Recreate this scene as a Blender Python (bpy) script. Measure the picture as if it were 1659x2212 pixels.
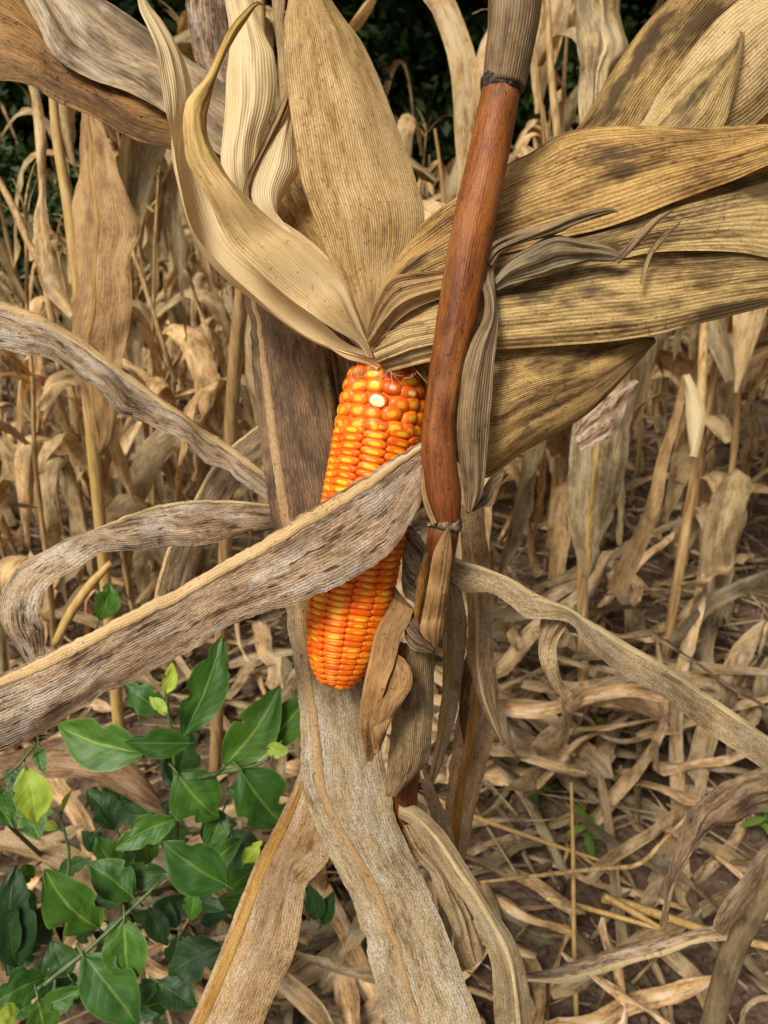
import bpy, math, random
import numpy as np
from mathutils import Vector, Matrix, noise

for _o in list(bpy.data.objects):
    bpy.data.objects.remove(_o)
SC = bpy.context.scene
COL = SC.collection
R = math.radians
random.seed(7)

# ------------------------------------------------------------------ camera
F, CX, CY = 1724.0, 829.5, 1106.0          # focal length and centre, in units of a 1659 x 2212 frame
PITCH = R(25)
CAM = np.array([0.0, 0.0, 1.15])
FWD = np.array([0, math.cos(PITCH), -math.sin(PITCH)])
UP = np.array([0, math.sin(PITCH), math.cos(PITCH)])
RT = np.array([1.0, 0, 0])
cam = bpy.data.cameras.new('camera')
camo = bpy.data.objects.new('camera', cam)
COL.objects.link(camo)
camo.location = CAM
camo.rotation_euler = (math.pi / 2 - PITCH, 0, 0)
cam.sensor_fit = 'VERTICAL'
cam.sensor_height = 24.0
cam.lens = 24.0 * F / 2212.0
cam.clip_start = 0.01
cam.clip_end = 300
cam.dof.use_dof = True
cam.dof.focus_distance = 0.475
cam.dof.aperture_fstop = cam.lens / 2.1      # a phone lens: about 2 mm of glass
SC.camera = camo

# ------------------------------------------------------------------ sky, sun, exposure
SUN_EL, SUN_AZ = R(50), R(214)              # azimuth clockwise from +Y
world = bpy.data.worlds.new('World')
SC.world = world
world.use_nodes = True
wn = world.node_tree
wn.nodes.clear()
sky = wn.nodes.new('ShaderNodeTexSky')
sky.sky_type = 'NISHITA'
sky.sun_disc = False
sky.sun_elevation = SUN_EL
sky.sun_rotation = SUN_AZ
sky.dust_density = 4.0
hs = wn.nodes.new('ShaderNodeHueSaturation')
hs.inputs['Saturation'].default_value = 0.25   # cloud veil
bgn = wn.nodes.new('ShaderNodeBackground')
bgn.inputs['Strength'].default_value = 0.06
wo = wn.nodes.new('ShaderNodeOutputWorld')
wn.links.new(sky.outputs[0], hs.inputs['Color'])
wn.links.new(hs.outputs[0], bgn.inputs['Color'])
wn.links.new(bgn.outputs[0], wo.inputs['Surface'])
sl = bpy.data.lights.new('sun', 'SUN')
sl.energy = 2.4
sl.angle = R(18)
sl.color = (1.0, 0.95, 0.87)
slo = bpy.data.objects.new('sun', sl)
COL.objects.link(slo)
_sd = Vector((math.sin(SUN_AZ) * math.cos(SUN_EL), math.cos(SUN_AZ) * math.cos(SUN_EL), math.sin(SUN_EL)))
slo.rotation_euler = (-_sd).to_track_quat('-Z', 'Y').to_euler()
SC.view_settings.view_transform = 'Standard'
SC.view_settings.look = 'None'
SC.view_settings.exposure = 0.8
SC.view_settings.gamma = 1.0
SC.view_settings.use_curve_mapping = False
SC.cycles.max_bounces = 6
SC.cycles.diffuse_bounces = 3
SC.cycles.glossy_bounces = 2
SC.cycles.transmission_bounces = 4
SC.cycles.use_denoising = True
SC.cycles.use_adaptive_sampling = True
SC.cycles.adaptive_threshold = 0.025


# ------------------------------------------------------------------ small helpers
def P(x, y, d):
    """point at depth d along the view axis seen at (x, y) of the 1659 x 2212 frame"""
    return CAM + d * FWD + (x - CX) / F * d * RT + (CY - y) / F * d * UP


def ground_at(x, y):
    """where the line of sight through (x, y) meets the field"""
    v = FWD + (x - CX) / F * RT + (CY - y) / F * UP
    return CAM - v * CAM[2] / v[2]


def tag(o, label=None, cat=None, group=None, kind=None):
    if label: o['label'] = label
    if cat: o['category'] = cat
    if group: o['group'] = group
    if kind: o['kind'] = kind
    return o


def empty(name, loc, label, cat, group=None):
    o = bpy.data.objects.new(name, None)
    o.empty_display_size = 0.02
    COL.objects.link(o)
    o.location = Vector(loc)
    return tag(o, label, cat, group)


def link(name, me, parent=None, mats=None):
    o = bpy.data.objects.new(name, me)
    COL.objects.link(o)
    if mats is not None and len(me.materials) == 0:
        for m in (mats if isinstance(mats, (list, tuple)) else [mats]):
            me.materials.append(m)
    if parent is not None:
        o.parent = parent
        if parent.type == 'EMPTY' and not parent.get('_local'):
            o.matrix_parent_inverse = Matrix.Translation(-parent.location)
    return o


def mesh(name, verts, faces, uvs=None, smooth=True):
    """uvs: dict layer name -> per-vertex (n,2) array"""
    me = bpy.data.meshes.new(name)
    me.from_pydata([tuple(v) for v in verts], [], [tuple(f) for f in faces])
    if smooth:
        me.polygons.foreach_set('use_smooth', np.ones(len(me.polygons), dtype=bool))
    if uvs:
        li = np.zeros(len(me.loops), dtype=np.int32)
        me.loops.foreach_get('vertex_index', li)
        for k, a in uvs.items():
            lay = me.uv_layers.new(name=k)
            lay.data.foreach_set('uv', np.asarray(a, dtype=np.float32)[li].ravel())
    me.update()
    return me


def grid_faces(nv, nu, close=False):
    f = []
    for i in range(nv - 1):
        for j in range(nu if close else nu - 1):
            a = i * nu + j
            b = i * nu + (j + 1) % nu
            f.append((a, b, b + nu, a + nu))
    return f


def cr(pts, n, sub=14):
    """Catmull-Rom through pts, n samples evenly spaced along it"""
    p = np.asarray(pts, float)
    if len(p) == 2:
        t = np.linspace(0, 1, n)[:, None]
        return p[0] * (1 - t) + p[1] * t
    q = np.vstack([2 * p[0] - p[1], p, 2 * p[-1] - p[-2]])
    out = []
    for i in range(len(p) - 1):
        t = np.linspace(0, 1, sub, endpoint=False)[:, None]
        a, b, c, d = q[i:i + 4]
        out.append(0.5 * (2 * b + (c - a) * t + (2 * a - 5 * b + 4 * c - d) * t ** 2 + (3 * b - a - 3 * c + d) * t ** 3))
    out.append(p[-1:])
    o = np.vstack(out)
    s = np.concatenate([[0], np.cumsum(np.linalg.norm(np.diff(o, axis=0), axis=1))])
    tt = np.linspace(0, s[-1], n)
    return np.stack([np.interp(tt, s, o[:, k]) for k in range(o.shape[1])], 1)


def ns(x, y, z=0.0):
    return noise.noise((x, y, z))


def curve1(vals, n):
    v = np.atleast_1d(np.asarray(vals, float))
    if len(v) == 1:
        return np.full(n, v[0])
    t = np.linspace(0, len(v) - 1, n)
    i = np.clip(t.astype(int), 0, len(v) - 2)
    f = t - i
    f = f * f * (3 - 2 * f)
    return v[i] * (1 - f) + v[i + 1] * f


# ------------------------------------------------------------------ materials
class NT:
    def __init__(self, name):
        self.m = bpy.data.materials.new(name)
        self.m.use_nodes = True
        self.t = self.m.node_tree
        self.t.nodes.clear()
        self.out = self.t.nodes.new('ShaderNodeOutputMaterial')

    def n(self, typ, ins=None, **kw):
        nd = self.t.nodes.new('ShaderNode' + typ)
        for k, v in kw.items():
            setattr(nd, k, v)
        for k, v in (ins or {}).items():
            s = nd.inputs[k]
            if hasattr(v, 'is_linked') or hasattr(v, 'links'):
                self.t.links.new(v, s)
            else:
                s.default_value = v
        return nd

    def math(self, op, a, b=0.0, c=0.0, clamp=False):
        nd = self.n('Math', {0: a, 1: b, 2: c}, operation=op, use_clamp=clamp)
        return nd.outputs[0]

    def vmath(self, op, a, b):
        return self.n('VectorMath', {0: a, 1: b}, operation=op).outputs[0]

    def noise(self, vec, scale=1.0, detail=3.0, rough=0.55):
        return self.n('TexNoise', {'Vector': vec, 'Scale': scale, 'Detail': detail, 'Roughness': rough}).outputs['Fac']

    def ramp(self, fac, stops, interp='LINEAR'):
        nd = self.n('ValToRGB', {0: fac})
        el = nd.color_ramp.elements
        nd.color_ramp.interpolation = interp
        while len(el) < len(stops):
            el.new(0.5)
        for e, (p, c) in zip(el, stops):
            e.position = p
            e.color = (c, c, c, 1) if isinstance(c, (int, float)) else (*c, 1)
        return nd.outputs[0]

    def mix(self, fac, a, b, mode='MIX'):
        nd = self.n('Mix', None, data_type='RGBA', blend_type=mode)
        for k, v in ((0, fac), (6, a), (7, b)):
            s = nd.inputs[k]
            if hasattr(v, 'links'):
                self.t.links.new(v, s)
            else:
                s.default_value = (*v, 1) if isinstance(v, tuple) and len(v) == 3 else v
        return nd.outputs[2]

    def done(self, sh):
        self.t.links.new(sh, self.out.inputs['Surface'])
        return self.m


def mat_dry(name, light, mid, dark, grey=None, greyamt=0.3, vein=0.35, veinsharp=1.5, veincol=None, spots=0.5, streak=(330, 22), mottle=(42, 20),
            contrast=0.16, centre=0.48, transl=0.18, bump=0.6, rough=0.62, stain=0.0, vary=0.16, spec=0.2, dashes=0.0, fade=None, grain=0.0):
    """dead maize tissue: parallel veins across u, streaks along the blade, blotches, cracks and specks of mould.
    fade = (metres, metres, darker tone): the blade's own change of colour along its length"""
    t = NT(name)
    mm = t.n('UVMap', uv_map='mm').outputs[0]
    vv = t.n('UVMap', uv_map='vein').outputs[0]
    oi = t.n('ObjectInfo').outputs['Random']
    off = t.n('CombineXYZ', {0: t.math('MULTIPLY', oi, 7.3), 1: t.math('MULTIPLY', oi, 3.1), 2: t.math('MULTIPLY', oi, 40.0)}).outputs[0]
    base = t.vmath('ADD', mm, off)
    st = t.noise(t.vmath('MULTIPLY', base, (streak[0], streak[1], 1)), 1.0, 3.0, 0.65)
    mo = t.noise(t.vmath('MULTIPLY', base, (mottle[0], mottle[1], 1)), 1.0, 5.0, 0.68)
    fi = t.noise(t.vmath('MULTIPLY', base, (1500, 140, 1)), 1.0, 1.0, 0.5)
    f = t.math('ADD', t.math('MULTIPLY', st, 0.32), t.math('ADD', t.math('MULTIPLY', mo, 0.46), t.math('MULTIPLY', fi, 0.22)))
    k = contrast * 0.62
    col = t.ramp(f, [(centre - k * 1.1, dark), (centre - k * 0.25, mid), (centre + k * 0.7, light)])
    if grey:
        g = t.noise(t.vmath('MULTIPLY', base, (120, 24, 1)), 1.0, 3.0, 0.65)
        gm = t.ramp(g, [(0.50, 0.0), (0.62, greyamt)])
        col = t.mix(gm, col, grey)
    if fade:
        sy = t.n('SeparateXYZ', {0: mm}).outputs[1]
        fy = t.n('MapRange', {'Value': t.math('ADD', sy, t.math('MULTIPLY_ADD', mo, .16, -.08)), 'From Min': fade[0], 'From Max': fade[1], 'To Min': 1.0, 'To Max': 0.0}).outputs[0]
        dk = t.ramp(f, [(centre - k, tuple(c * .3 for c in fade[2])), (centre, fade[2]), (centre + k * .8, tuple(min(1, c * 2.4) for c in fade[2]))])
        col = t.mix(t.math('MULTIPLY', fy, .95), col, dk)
    if stain > 0:
        s = t.noise(t.vmath('MULTIPLY', t.vmath('ADD', base, (3.1, 1.7, 5.0)), (48, 12, 1)), 1.0, 4.0, 0.7)
        sm = t.ramp(s, [(0.48, 0.0), (0.61, stain)])
        col = t.mix(sm, col, tuple(c * 0.45 for c in dark))
    vx = t.n('SeparateXYZ', {0: vv}).outputs[0]
    vs = t.math('SINE', t.math('MULTIPLY', vx, 2 * math.pi))
    vh = t.math('MULTIPLY_ADD', vs, 0.5, 0.5)
    vp = t.math('POWER', vh, veinsharp)
    vmod = t.math('MULTIPLY', vp, t.ramp(mo, [(0.35, 1.0), (0.65, 0.25)]))
    col = t.mix(t.math('MULTIPLY', vmod, vein), col, veincol or tuple(c * 0.35 for c in dark))
    if dashes > 0:
        dn = t.noise(t.vmath('MULTIPLY', t.vmath('ADD', base, (1.3, .7, 2.0)), (640, 75, 1)), 1.0, 2.0, 0.6)
        dm = t.ramp(dn, [(0.60, 0.0), (0.67, dashes)])
        col = t.mix(dm, col, tuple(c * 0.6 for c in dark))
    if spots > 0:
        sp = t.noise(t.vmath('MULTIPLY', base, (520, 330, 1)), 1.0, 1.0, 0.6)
        sp2 = t.math('ADD', sp, t.math('MULTIPLY_ADD', mo, -0.5, 0.25))
        spm = t.ramp(sp2, [(0.665, 0.0), (0.72, spots)])
        col = t.mix(spm, col, tuple(c * 0.4 for c in dark))
    if grain > 0:
        gn = t.noise(t.vmath('MULTIPLY', base, (1100, 800, 1)), 1.0, 1.0, 0.6)
        col = t.mix(t.ramp(gn, [(0.40, grain), (0.56, 0.0)]), col, tuple(c * .8 for c in dark))
    br = t.math('MULTIPLY_ADD', oi, 2 * vary, 1 - vary)
    col = t.n('HueSaturation', {'Hue': t.math('MULTIPLY_ADD', oi, -0.018, 0.505), 'Saturation': t.math('MULTIPLY_ADD', oi, 0.16, 0.98), 'Value': br, 'Color': col}).outputs[0]
    h = t.math('ADD', t.math('MULTIPLY', vh, -0.00024), t.math('MULTIPLY', st, 0.0002))
    bp = t.n('Bump', {'Height': h, 'Strength': bump, 'Distance': 1.0}).outputs[0]
    pr = t.n('BsdfPrincipled', {'Base Color': col, 'Roughness': rough, 'Specular IOR Level': spec, 'Normal': bp})
    if transl <= 0:
        return t.done(pr.outputs[0])
    tr = t.n('BsdfTranslucent', {'Color': t.mix(1.0, col, (1.0, 0.80, 0.52), 'MULTIPLY')})
    mx = t.n('MixShader', {0: transl, 1: pr.outputs[0], 2: tr.outputs[0]})
    return t.done(mx.outputs[0])


def mat_solid(name, stops, scale=(60, 60, 8), bump=0.3, rough=0.5, spec=0.4, dist=0.0006, extra=None):
    """noise-coloured matter in object space"""
    t = NT(name)
    tc = t.n('TexCoord').outputs['Object']
    oi = t.n('ObjectInfo').outputs['Random']
    off = t.n('CombineXYZ', {0: t.math('MULTIPLY', oi, 9.0), 1: t.math('MULTIPLY', oi, 5.0), 2: oi}).outputs[0]
    b = t.vmath('ADD', tc, off)
    n1 = t.noise(t.vmath('MULTIPLY', b, scale), 1.0, 5.0, 0.6)
    col = t.ramp(n1, stops)
    br = t.math('MULTIPLY_ADD', oi, 0.3, 0.85)
    col = t.n('HueSaturation', {'Value': br, 'Color': col}).outputs[0]
    bp = t.n('Bump', {'Height': n1, 'Strength': bump, 'Distance': dist}).outputs[0]
    pr = t.n('BsdfPrincipled', {'Base Color': col, 'Roughness': rough, 'Specular IOR Level': spec, 'Normal': bp})
    return t.done(pr.outputs[0])


M = {}
M['husk_pale'] = mat_dry('husk_pale', (.80, .64, .36), (.73, .56, .29), (.52, .36, .16), vein=.40, veinsharp=3, veincol=(.44, .29, .12), spots=.10, contrast=.28, centre=.44, transl=.30, bump=.8, vary=.03, rough=.5, spec=.3)
M['husk_green'] = mat_dry('husk_green', (.76, .60, .33), (.66, .50, .25), (.44, .30, .12), vein=.42, veincol=(.30, .19, .07), spots=.5, contrast=.24, centre=.46, transl=.24, bump=.8, vary=.02, mottle=(110, 7), fade=(.08, .20, (.34, .24, .085)), stain=.12)
M['husk_tan'] = mat_dry('husk_tan', (.66, .50, .255), (.51, .355, .155), (.27, .175, .062), vein=.82, veinsharp=2.0, veincol=(.13, .085, .034), spots=.5, contrast=.14, centre=.475, transl=.2, bump=.8, vary=.03, grain=.25, mottle=(40, 12))
M['husk_brown'] = mat_dry('husk_brown', (.58, .395, .155), (.38, .24, .087), (.105, .06, .022), vein=.85, veinsharp=1.8, veincol=(.05, .031, .014), spots=.5, contrast=.15, centre=.48, transl=.12, bump=.9, stain=.9, vary=.05, mottle=(80, 13), grain=.25)
M['leaf_grey'] = mat_dry('leaf_grey', (.48, .36, .22), (.28, .185, .10), (.066, .037, .02), grey=(.64, .56, .44), greyamt=.65, vein=.28, veinsharp=2.5, spots=.3, contrast=.14, centre=.475, transl=.12, bump=.8, streak=(300, 60), mottle=(130, 46), stain=.5, vary=.05, dashes=.9, grain=.35)
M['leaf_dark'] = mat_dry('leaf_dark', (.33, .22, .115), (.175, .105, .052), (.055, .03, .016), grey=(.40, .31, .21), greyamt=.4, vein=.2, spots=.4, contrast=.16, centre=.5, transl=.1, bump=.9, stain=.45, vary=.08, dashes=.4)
M['leaf_tan'] = mat_dry('leaf_tan', (.50, .365, .195), (.39, .265, .13), (.16, .095, .043), grey=(.57, .49, .36), greyamt=.4, vein=.22, veinsharp=2.5, spots=.5, contrast=.15, centre=.475, transl=.16, bump=.7, streak=(200, 40), mottle=(60, 34), vary=.06, dashes=.4, stain=.4, grain=.5)
M['leaf_long'] = mat_dry('leaf_long', (.50, .375, .215), (.38, .27, .145), (.15, .09, .042), grey=(.60, .53, .42), greyamt=.55, vein=.22, veinsharp=2.5, spots=.5, contrast=.15, centre=.475, transl=.14, bump=.7, streak=(200, 36), mottle=(60, 30), vary=.02, dashes=.45, stain=.25, grain=.5, fade=(.22, .34, (.105, .056, .026)))
M['leaf_brown'] = mat_dry('leaf_brown', (.37, .20, .065), (.23, .115, .034), (.075, .034, .013), vein=.18, spots=.9, contrast=.17, centre=.49, transl=.12, bump=.9, stain=.7, vary=.06, dashes=.5)
M['leaf_fold'] = mat_dry('leaf_fold', (.47, .36, .22), (.30, .20, .105), (.11, .06, .026), grey=(.54, .47, .36), greyamt=.5, vein=.25, spots=.3, contrast=.17, centre=.48, transl=.1, bump=.9, stain=.6, vary=.05, dashes=.4)
M['sheath'] = mat_dry('sheath', (.32, .235, .125), (.205, .145, .072), (.07, .047, .024), grey=(.34, .28, .17), greyamt=.4, vein=.6, veincol=(.05, .032, .02), spots=.3, contrast=.18, centre=.48, transl=.08, bump=1.0, vary=.06, stain=.3)
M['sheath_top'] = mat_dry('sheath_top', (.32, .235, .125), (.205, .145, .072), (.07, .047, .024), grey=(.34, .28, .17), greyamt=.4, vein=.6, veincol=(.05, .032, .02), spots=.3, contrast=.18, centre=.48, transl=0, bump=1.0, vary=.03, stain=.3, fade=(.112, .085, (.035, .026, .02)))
M['sheath_light'] = mat_dry('sheath_light', (.44, .30, .14), (.31, .195, .085), (.12, .07, .03), vein=.5, veincol=(.10, .058, .026), spots=.6, contrast=.19, centre=.48, transl=.1, bump=.9, stain=.4, vary=.06)
M['midrib'] = mat_dry('midrib', (.58, .445, .24), (.48, .345, .165), (.26, .165, .07), vein=.4, veinsharp=2, spots=.8, contrast=.22, centre=.47, transl=.0, bump=.5, vary=.05, mottle=(120, 18), grain=.25)
M['sheath_rib'] = mat_dry('sheath_rib', (.44, .30, .14), (.23, .145, .07), (.055, .034, .018), vein=.9, veinsharp=1.2, veincol=(.03, .02, .013), spots=.3, contrast=.18, centre=.49, transl=.05, bump=1.0, vary=.05, stain=.5, grain=.3)
M['midrib_dull'] = mat_dry('midrib_dull', (.42, .31, .165), (.33, .23, .11), (.17, .105, .048), vein=.5, veinsharp=2, spots=.8, contrast=.2, centre=.47, transl=.0, bump=.6, vary=.05, mottle=(140, 22), grain=.4)
M['midrib_orange'] = mat_dry('midrib_orange', (.42, .27, .095), (.30, .17, .05), (.15, .075, .022), vein=.5, veinsharp=2, spots=.6, contrast=.22, centre=.48, transl=.0, bump=.5, vary=.05, mottle=(120, 14), grain=.3)
M['bg_leaf'] = mat_dry('bg_leaf', (.64, .48, .25), (.46, .305, .125), (.19, .10, .032), grey=(.66, .56, .39), greyamt=.45, vein=.25, spots=.3, contrast=.15, centre=.475, transl=.26, bump=.5, vary=.42, stain=.55)
M['litter'] = mat_dry('litter', (.52, .38, .20), (.31, .205, .094), (.10, .058, .026), grey=(.62, .53, .39), greyamt=.5, vein=.25, spots=.3, contrast=.15, centre=.475, transl=.12, bump=.6, vary=.62, stain=.5)
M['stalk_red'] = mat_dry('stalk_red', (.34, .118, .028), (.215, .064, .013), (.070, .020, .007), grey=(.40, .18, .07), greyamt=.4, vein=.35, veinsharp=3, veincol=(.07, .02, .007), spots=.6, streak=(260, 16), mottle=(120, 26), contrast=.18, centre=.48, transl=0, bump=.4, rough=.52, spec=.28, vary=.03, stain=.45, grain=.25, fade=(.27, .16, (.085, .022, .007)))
M['stalk_dark'] = mat_dry('stalk_dark', (.20, .085, .03), (.115, .04, .013), (.04, .014, .006), vein=.2, spots=.4, streak=(420, 10), mottle=(90, 12), contrast=.19, centre=.48, transl=0, bump=.5, rough=.5, spec=.3, vary=.03, stain=.5, grain=.3)
M['bg_stalk'] = mat_solid('bg_stalk', [(.3, (.16, .065, .018)), (.5, (.38, .235, .09)), (.7, (.54, .38, .18))], scale=(120, 120, 5), bump=.3, rough=.6, spec=.25)
M['straw'] = mat_solid('straw', [(.3, (.36, .20, .05)), (.5, (.54, .34, .11)), (.7, (.62, .44, .18))], scale=(120, 120, 20), bump=.2, rough=.5, spec=.3)
M['node'] = mat_solid('node', [(.35, (.05, .028, .015)), (.5, (.15, .095, .052)), (.65, (.34, .25, .155))], scale=(300, 300, 300), bump=.5, rough=.7, spec=.2)
M['silk'] = mat_solid('silk', [(.3, (.30, .17, .07)), (.7, (.62, .46, .26))], scale=(300, 300, 300), rough=.5)
M['node_black'] = mat_solid('node_black', [(.35, (.010, .008, .007)), (.52, (.035, .026, .020)), (.70, (.15, .105, .065))], scale=(350, 350, 350), bump=.6, rough=.65, spec=.25)


# ------------------------------------------------------------------ lofted blades
def loft_grid(Lx, Rx, dl, dr, nv, nu, bulge=0.0, crease=0.0, um=0.5, wr=0.0012, wrk=(5, 2.5), ruffle=0.0, rfreq=9.0, rag=0.02, seed=0):
    """sheet between two edges; each edge is a path in the frame with a depth run of its own"""
    L2, R2 = cr(Lx, nv), cr(Rx, nv)
    dL, dR = curve1(dl, nv), curve1(dr, nv)
    Lp = np.array([P(a[0], a[1], d) for a, d in zip(L2, dL)])
    Rp = np.array([P(a[0], a[1], d) for a, d in zip(R2, dR)])
    W = np.linalg.norm(Rp - Lp, axis=1)
    mid = (Lp + Rp) / 2
    s = np.concatenate([[0], np.cumsum(np.linalg.norm(np.diff(mid, axis=0), axis=1))])
    wm = max(W.mean(), 0.004)
    for i in range(nv):
        v = s[i]
        for sgn, k in ((0, 11.0), (1, 37.0)):
            j = rag * (ns(v * 60, seed + k) + 0.6 * ns(v * 190, seed + k + 5) + 0.4 * ns(v * 520, seed + k + 9)) * wm
            q = ns(v * 34, seed + k + 17)
            if q > 0.42:
                j += rag * (q - 0.42) * 9 * wm
            dirv = (Rp[i] - Lp[i]) / max(W[i], 1e-6)
            j = min(j, W[i] * 0.3)
            if sgn == 0:
                Lp[i] = Lp[i] + dirv * j
            else:
                Rp[i] = Rp[i] - dirv * j
    u = np.linspace(0, 1, nu)
    G = Lp[:, None, :] * (1 - u)[None, :, None] + Rp[:, None, :] * u[None, :, None]
    T = np.gradient(mid, axis=0)
    T /= np.maximum(np.linalg.norm(T, axis=1), 1e-9)[:, None]
    A = (Rp - Lp) / np.maximum(np.linalg.norm(Rp - Lp, axis=1), 1e-6)[:, None]
    Nn = np.cross(A, T)
    Nn /= np.maximum(np.linalg.norm(Nn, axis=1), 1e-6)[:, None]
    sg = np.sign(((CAM - mid) * Nn).sum(1))
    Nn *= sg[:, None]
    bl = curve1(bulge, nv)
    cz = curve1(crease, nv)
    disp = np.zeros((nv, nu))
    for i in range(nv):
        wloc = min(1.0, W[i] / wm)
        for j in range(nu):
            uu = u[j]
            e = abs(2 * uu - 1)
            d = bl[i] * 4 * uu * (1 - uu)
            tri = (uu / um) if uu < um else ((1 - uu) / (1 - um))
            d += cz[i] * tri
            d += wr * wloc * (ns(uu * wrk[0] + seed, s[i] * 10 * wrk[1], seed * 1.7) * 1.6 + 0.7 * ns(uu * wrk[0] * 2.7 + seed, s[i] * 22 * wrk[1] / 2, seed * 2.3 + 4))
            if ruffle:
                side = 3.0 if uu < 0.5 else 8.0
                d += ruffle * wloc * e ** 2.2 * (ns(s[i] * rfreq, seed + side) * 1.6 + 0.5 * ns(s[i] * rfreq * 2.6, seed + side + 3))
            disp[i, j] = d
    G = G + Nn[:, None, :] * disp[:, :, None]
    return G, s, u, wm, Nn


def sheet(name, G, s, u, wm, veins, mat, parent):
    nv, nu = G.shape[:2]
    U, V = np.meshgrid(u, s)
    me = mesh(name, G.reshape(-1, 3), grid_faces(nv, nu),
              {'mm': np.stack([U.ravel() * wm, V.ravel()], 1), 'vein': np.stack([U.ravel() * veins, V.ravel()], 1)})
    return link(name, me, parent, mat)


def blade(name, parent, L, Rr, dl, dr, mat, veins=30, nv=110, nu=22, rib=None, ribmat='midrib', label=None, **kw):
    """leaf or husk; rib = (u, half width in metres, height) adds the midrib as a raised sub-part"""
    G, s, u, wm, Nn = loft_grid(L, Rr, dl, dr, nv, nu, **kw)
    o = sheet(name, G, s, u, wm, veins, M[mat], parent)
    if label:
        o['label'] = label
    if rib:
        ru, rw, rh = rib
        rus = curve1(ru, nv)
        k = 7
        V = np.zeros((nv, k, 3))
        for i in range(nv):
            row = G[i]
            wl = max(np.linalg.norm(row[-1] - row[0]), 1e-4)
            hw = min(rw, wl * 0.2) / wl
            taper = min(1.0, 0.35 + 3.0 * i / nv, 0.35 + 3.0 * (nv - 1 - i) / nv)
            for j in range(k):
                q = -1 + 2 * j / (k - 1)
                uu = min(max(rus[i] + q * hw * taper, 0.0), 1.0)
                p = np.array([np.interp(uu, u, row[:, c]) for c in range(3)])
                V[i, j] = p + Nn[i] * (rh * taper * (1 - q * q) ** 0.6 + 0.00025 - 0.0006 * (abs(q) > .99))
        uu = np.linspace(0, 1, k)
        sheet('midrib', V, s, uu, rw * 2, 5, M[ribmat], o)
    return o


def tube(name, pts, rad, mat, parent=None, nseg=14, nv=None, ridges=0.0, seed=0, cap=True, squash=1.0):
    p = np.asarray(pts, float)
    if nv:
        p = cr(p, nv)
    n = len(p)
    r = curve1(rad, n)
    T = np.gradient(p, axis=0)
    T /= np.linalg.norm(T, axis=1)[:, None]
    ref = np.array([1.0, 0, 0]) if abs(T[0][0]) < 0.8 else np.array([0, 0, 1.0])
    V, UVm, UVv = [], [], []
    s = np.concatenate([[0], np.cumsum(np.linalg.norm(np.diff(p, axis=0), axis=1))])
    for i in range(n):
        X = ref - T[i] * ref.dot(T[i])
        X /= np.linalg.norm(X)
        ref = X
        Y = np.cross(T[i], X)
        for j in range(nseg):
            a = 2 * math.pi * j / nseg
            rr = r[i] * (1 + ridges * ns(math.cos(a) * 2.5 + seed, math.sin(a) * 2.5, s[i] * 14 + seed))
            V.append(p[i] + rr * (math.cos(a) * X + squash * math.sin(a) * Y))
            uu = 1 - abs(2 * j / nseg - 1)
            UVm.append((uu * 3.1 * r[0], s[i]))
            UVv.append((uu * 24, s[i]))
    F_ = grid_faces(n, nseg, True)
    if cap:
        F_.append(tuple(range(nseg))[::-1])
        F_.append(tuple(range((n - 1) * nseg, n * nseg)))
    me = mesh(name, V, F_, {'mm': UVm, 'vein': UVv})
    return link(name, me, parent, mat)


# ------------------------------------------------------------------ ground
def build_ground():
    def axis(n, lim, k):
        t = np.linspace(-1, 1, n)
        return np.sinh(t * k) / math.sinh(k) * lim
    xs = axis(230, 60, 5.2)
    ys = np.concatenate([np.linspace(-6, 0.2, 14, endpoint=False), np.linspace(0.2, 5, 190, endpoint=False), np.geomspace(5, 70, 50)])
    V, UV = [], []
    for y in ys:
        for x in xs:
            z = 0.035 * ns(x * 2.1, y * 2.1, 3.0)
            if y < 7:
                z += 0.020 * ns(x * 9, y * 9, 1.0) + 0.012 * ns(x * 24, y * 24, 5.0)
            if y > 8:
                z += (y - 8) * 0.42 + 0.3 * ns(x * .4, y * .4, 0)      # wooded slope added behind the field to block the bright sky
            V.append((x, y, z - 0.01))
    me = mesh('ground', V, grid_faces(len(ys), len(xs)))
    t = NT('soil')
    tc = t.n('TexCoord').outputs['Object']
    n1 = t.noise(tc, 9.0, 6.0, 0.65)
    n2 = t.noise(tc, 70.0, 4.0, 0.6)
    vo = t.n('TexVoronoi', {'Vector': tc, 'Scale': 55.0}).outputs['Distance']
    f = t.math('ADD', t.math('MULTIPLY', n1, 0.6), t.math('MULTIPLY', n2, 0.4))
    col = t.ramp(f, [(.35, (.055, .034, .022)), (.5, (.125, .079, .048)), (.66, (.20, .138, .092))])
    h = t.math('ADD', t.math('MULTIPLY', vo, -0.6), t.math('MULTIPLY', n2, 0.9))
    bp = t.n('Bump', {'Height': h, 'Strength': 0.9, 'Distance': 0.012}).outputs[0]
    pr = t.n('BsdfPrincipled', {'Base Color': col, 'Roughness': .9, 'Specular IOR Level': .15, 'Normal': bp})
    o = link('ground', me, None, t.done(pr.outputs[0]))
    tag(o, 'brown crumbly soil of the corn field', None, None, 'structure')


build_ground()

# ------------------------------------------------------------------ the ear of corn
EAR0 = P(835, 780, .50)
ear = empty('corn_ear', EAR0, 'ripe orange corn ear hanging with its pale husks peeled back', 'corn ear')

# cob: axis, radius
AX = cr([(838, 788), (826, 890), (806, 1010), (782, 1140), (760, 1265), (742, 1370), (727, 1478)], 120)
AXP = np.array([P(a[0], a[1], .505 + .012 * i / 119) for i, a in enumerate(AX)])
AXT = np.gradient(AXP, axis=0)
AXT /= np.linalg.norm(AXT, axis=1)[:, None]
AXS = np.concatenate([[0], np.cumsum(np.linalg.norm(np.diff(AXP, axis=0), axis=1))])
CLEN = AXS[-1]


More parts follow.
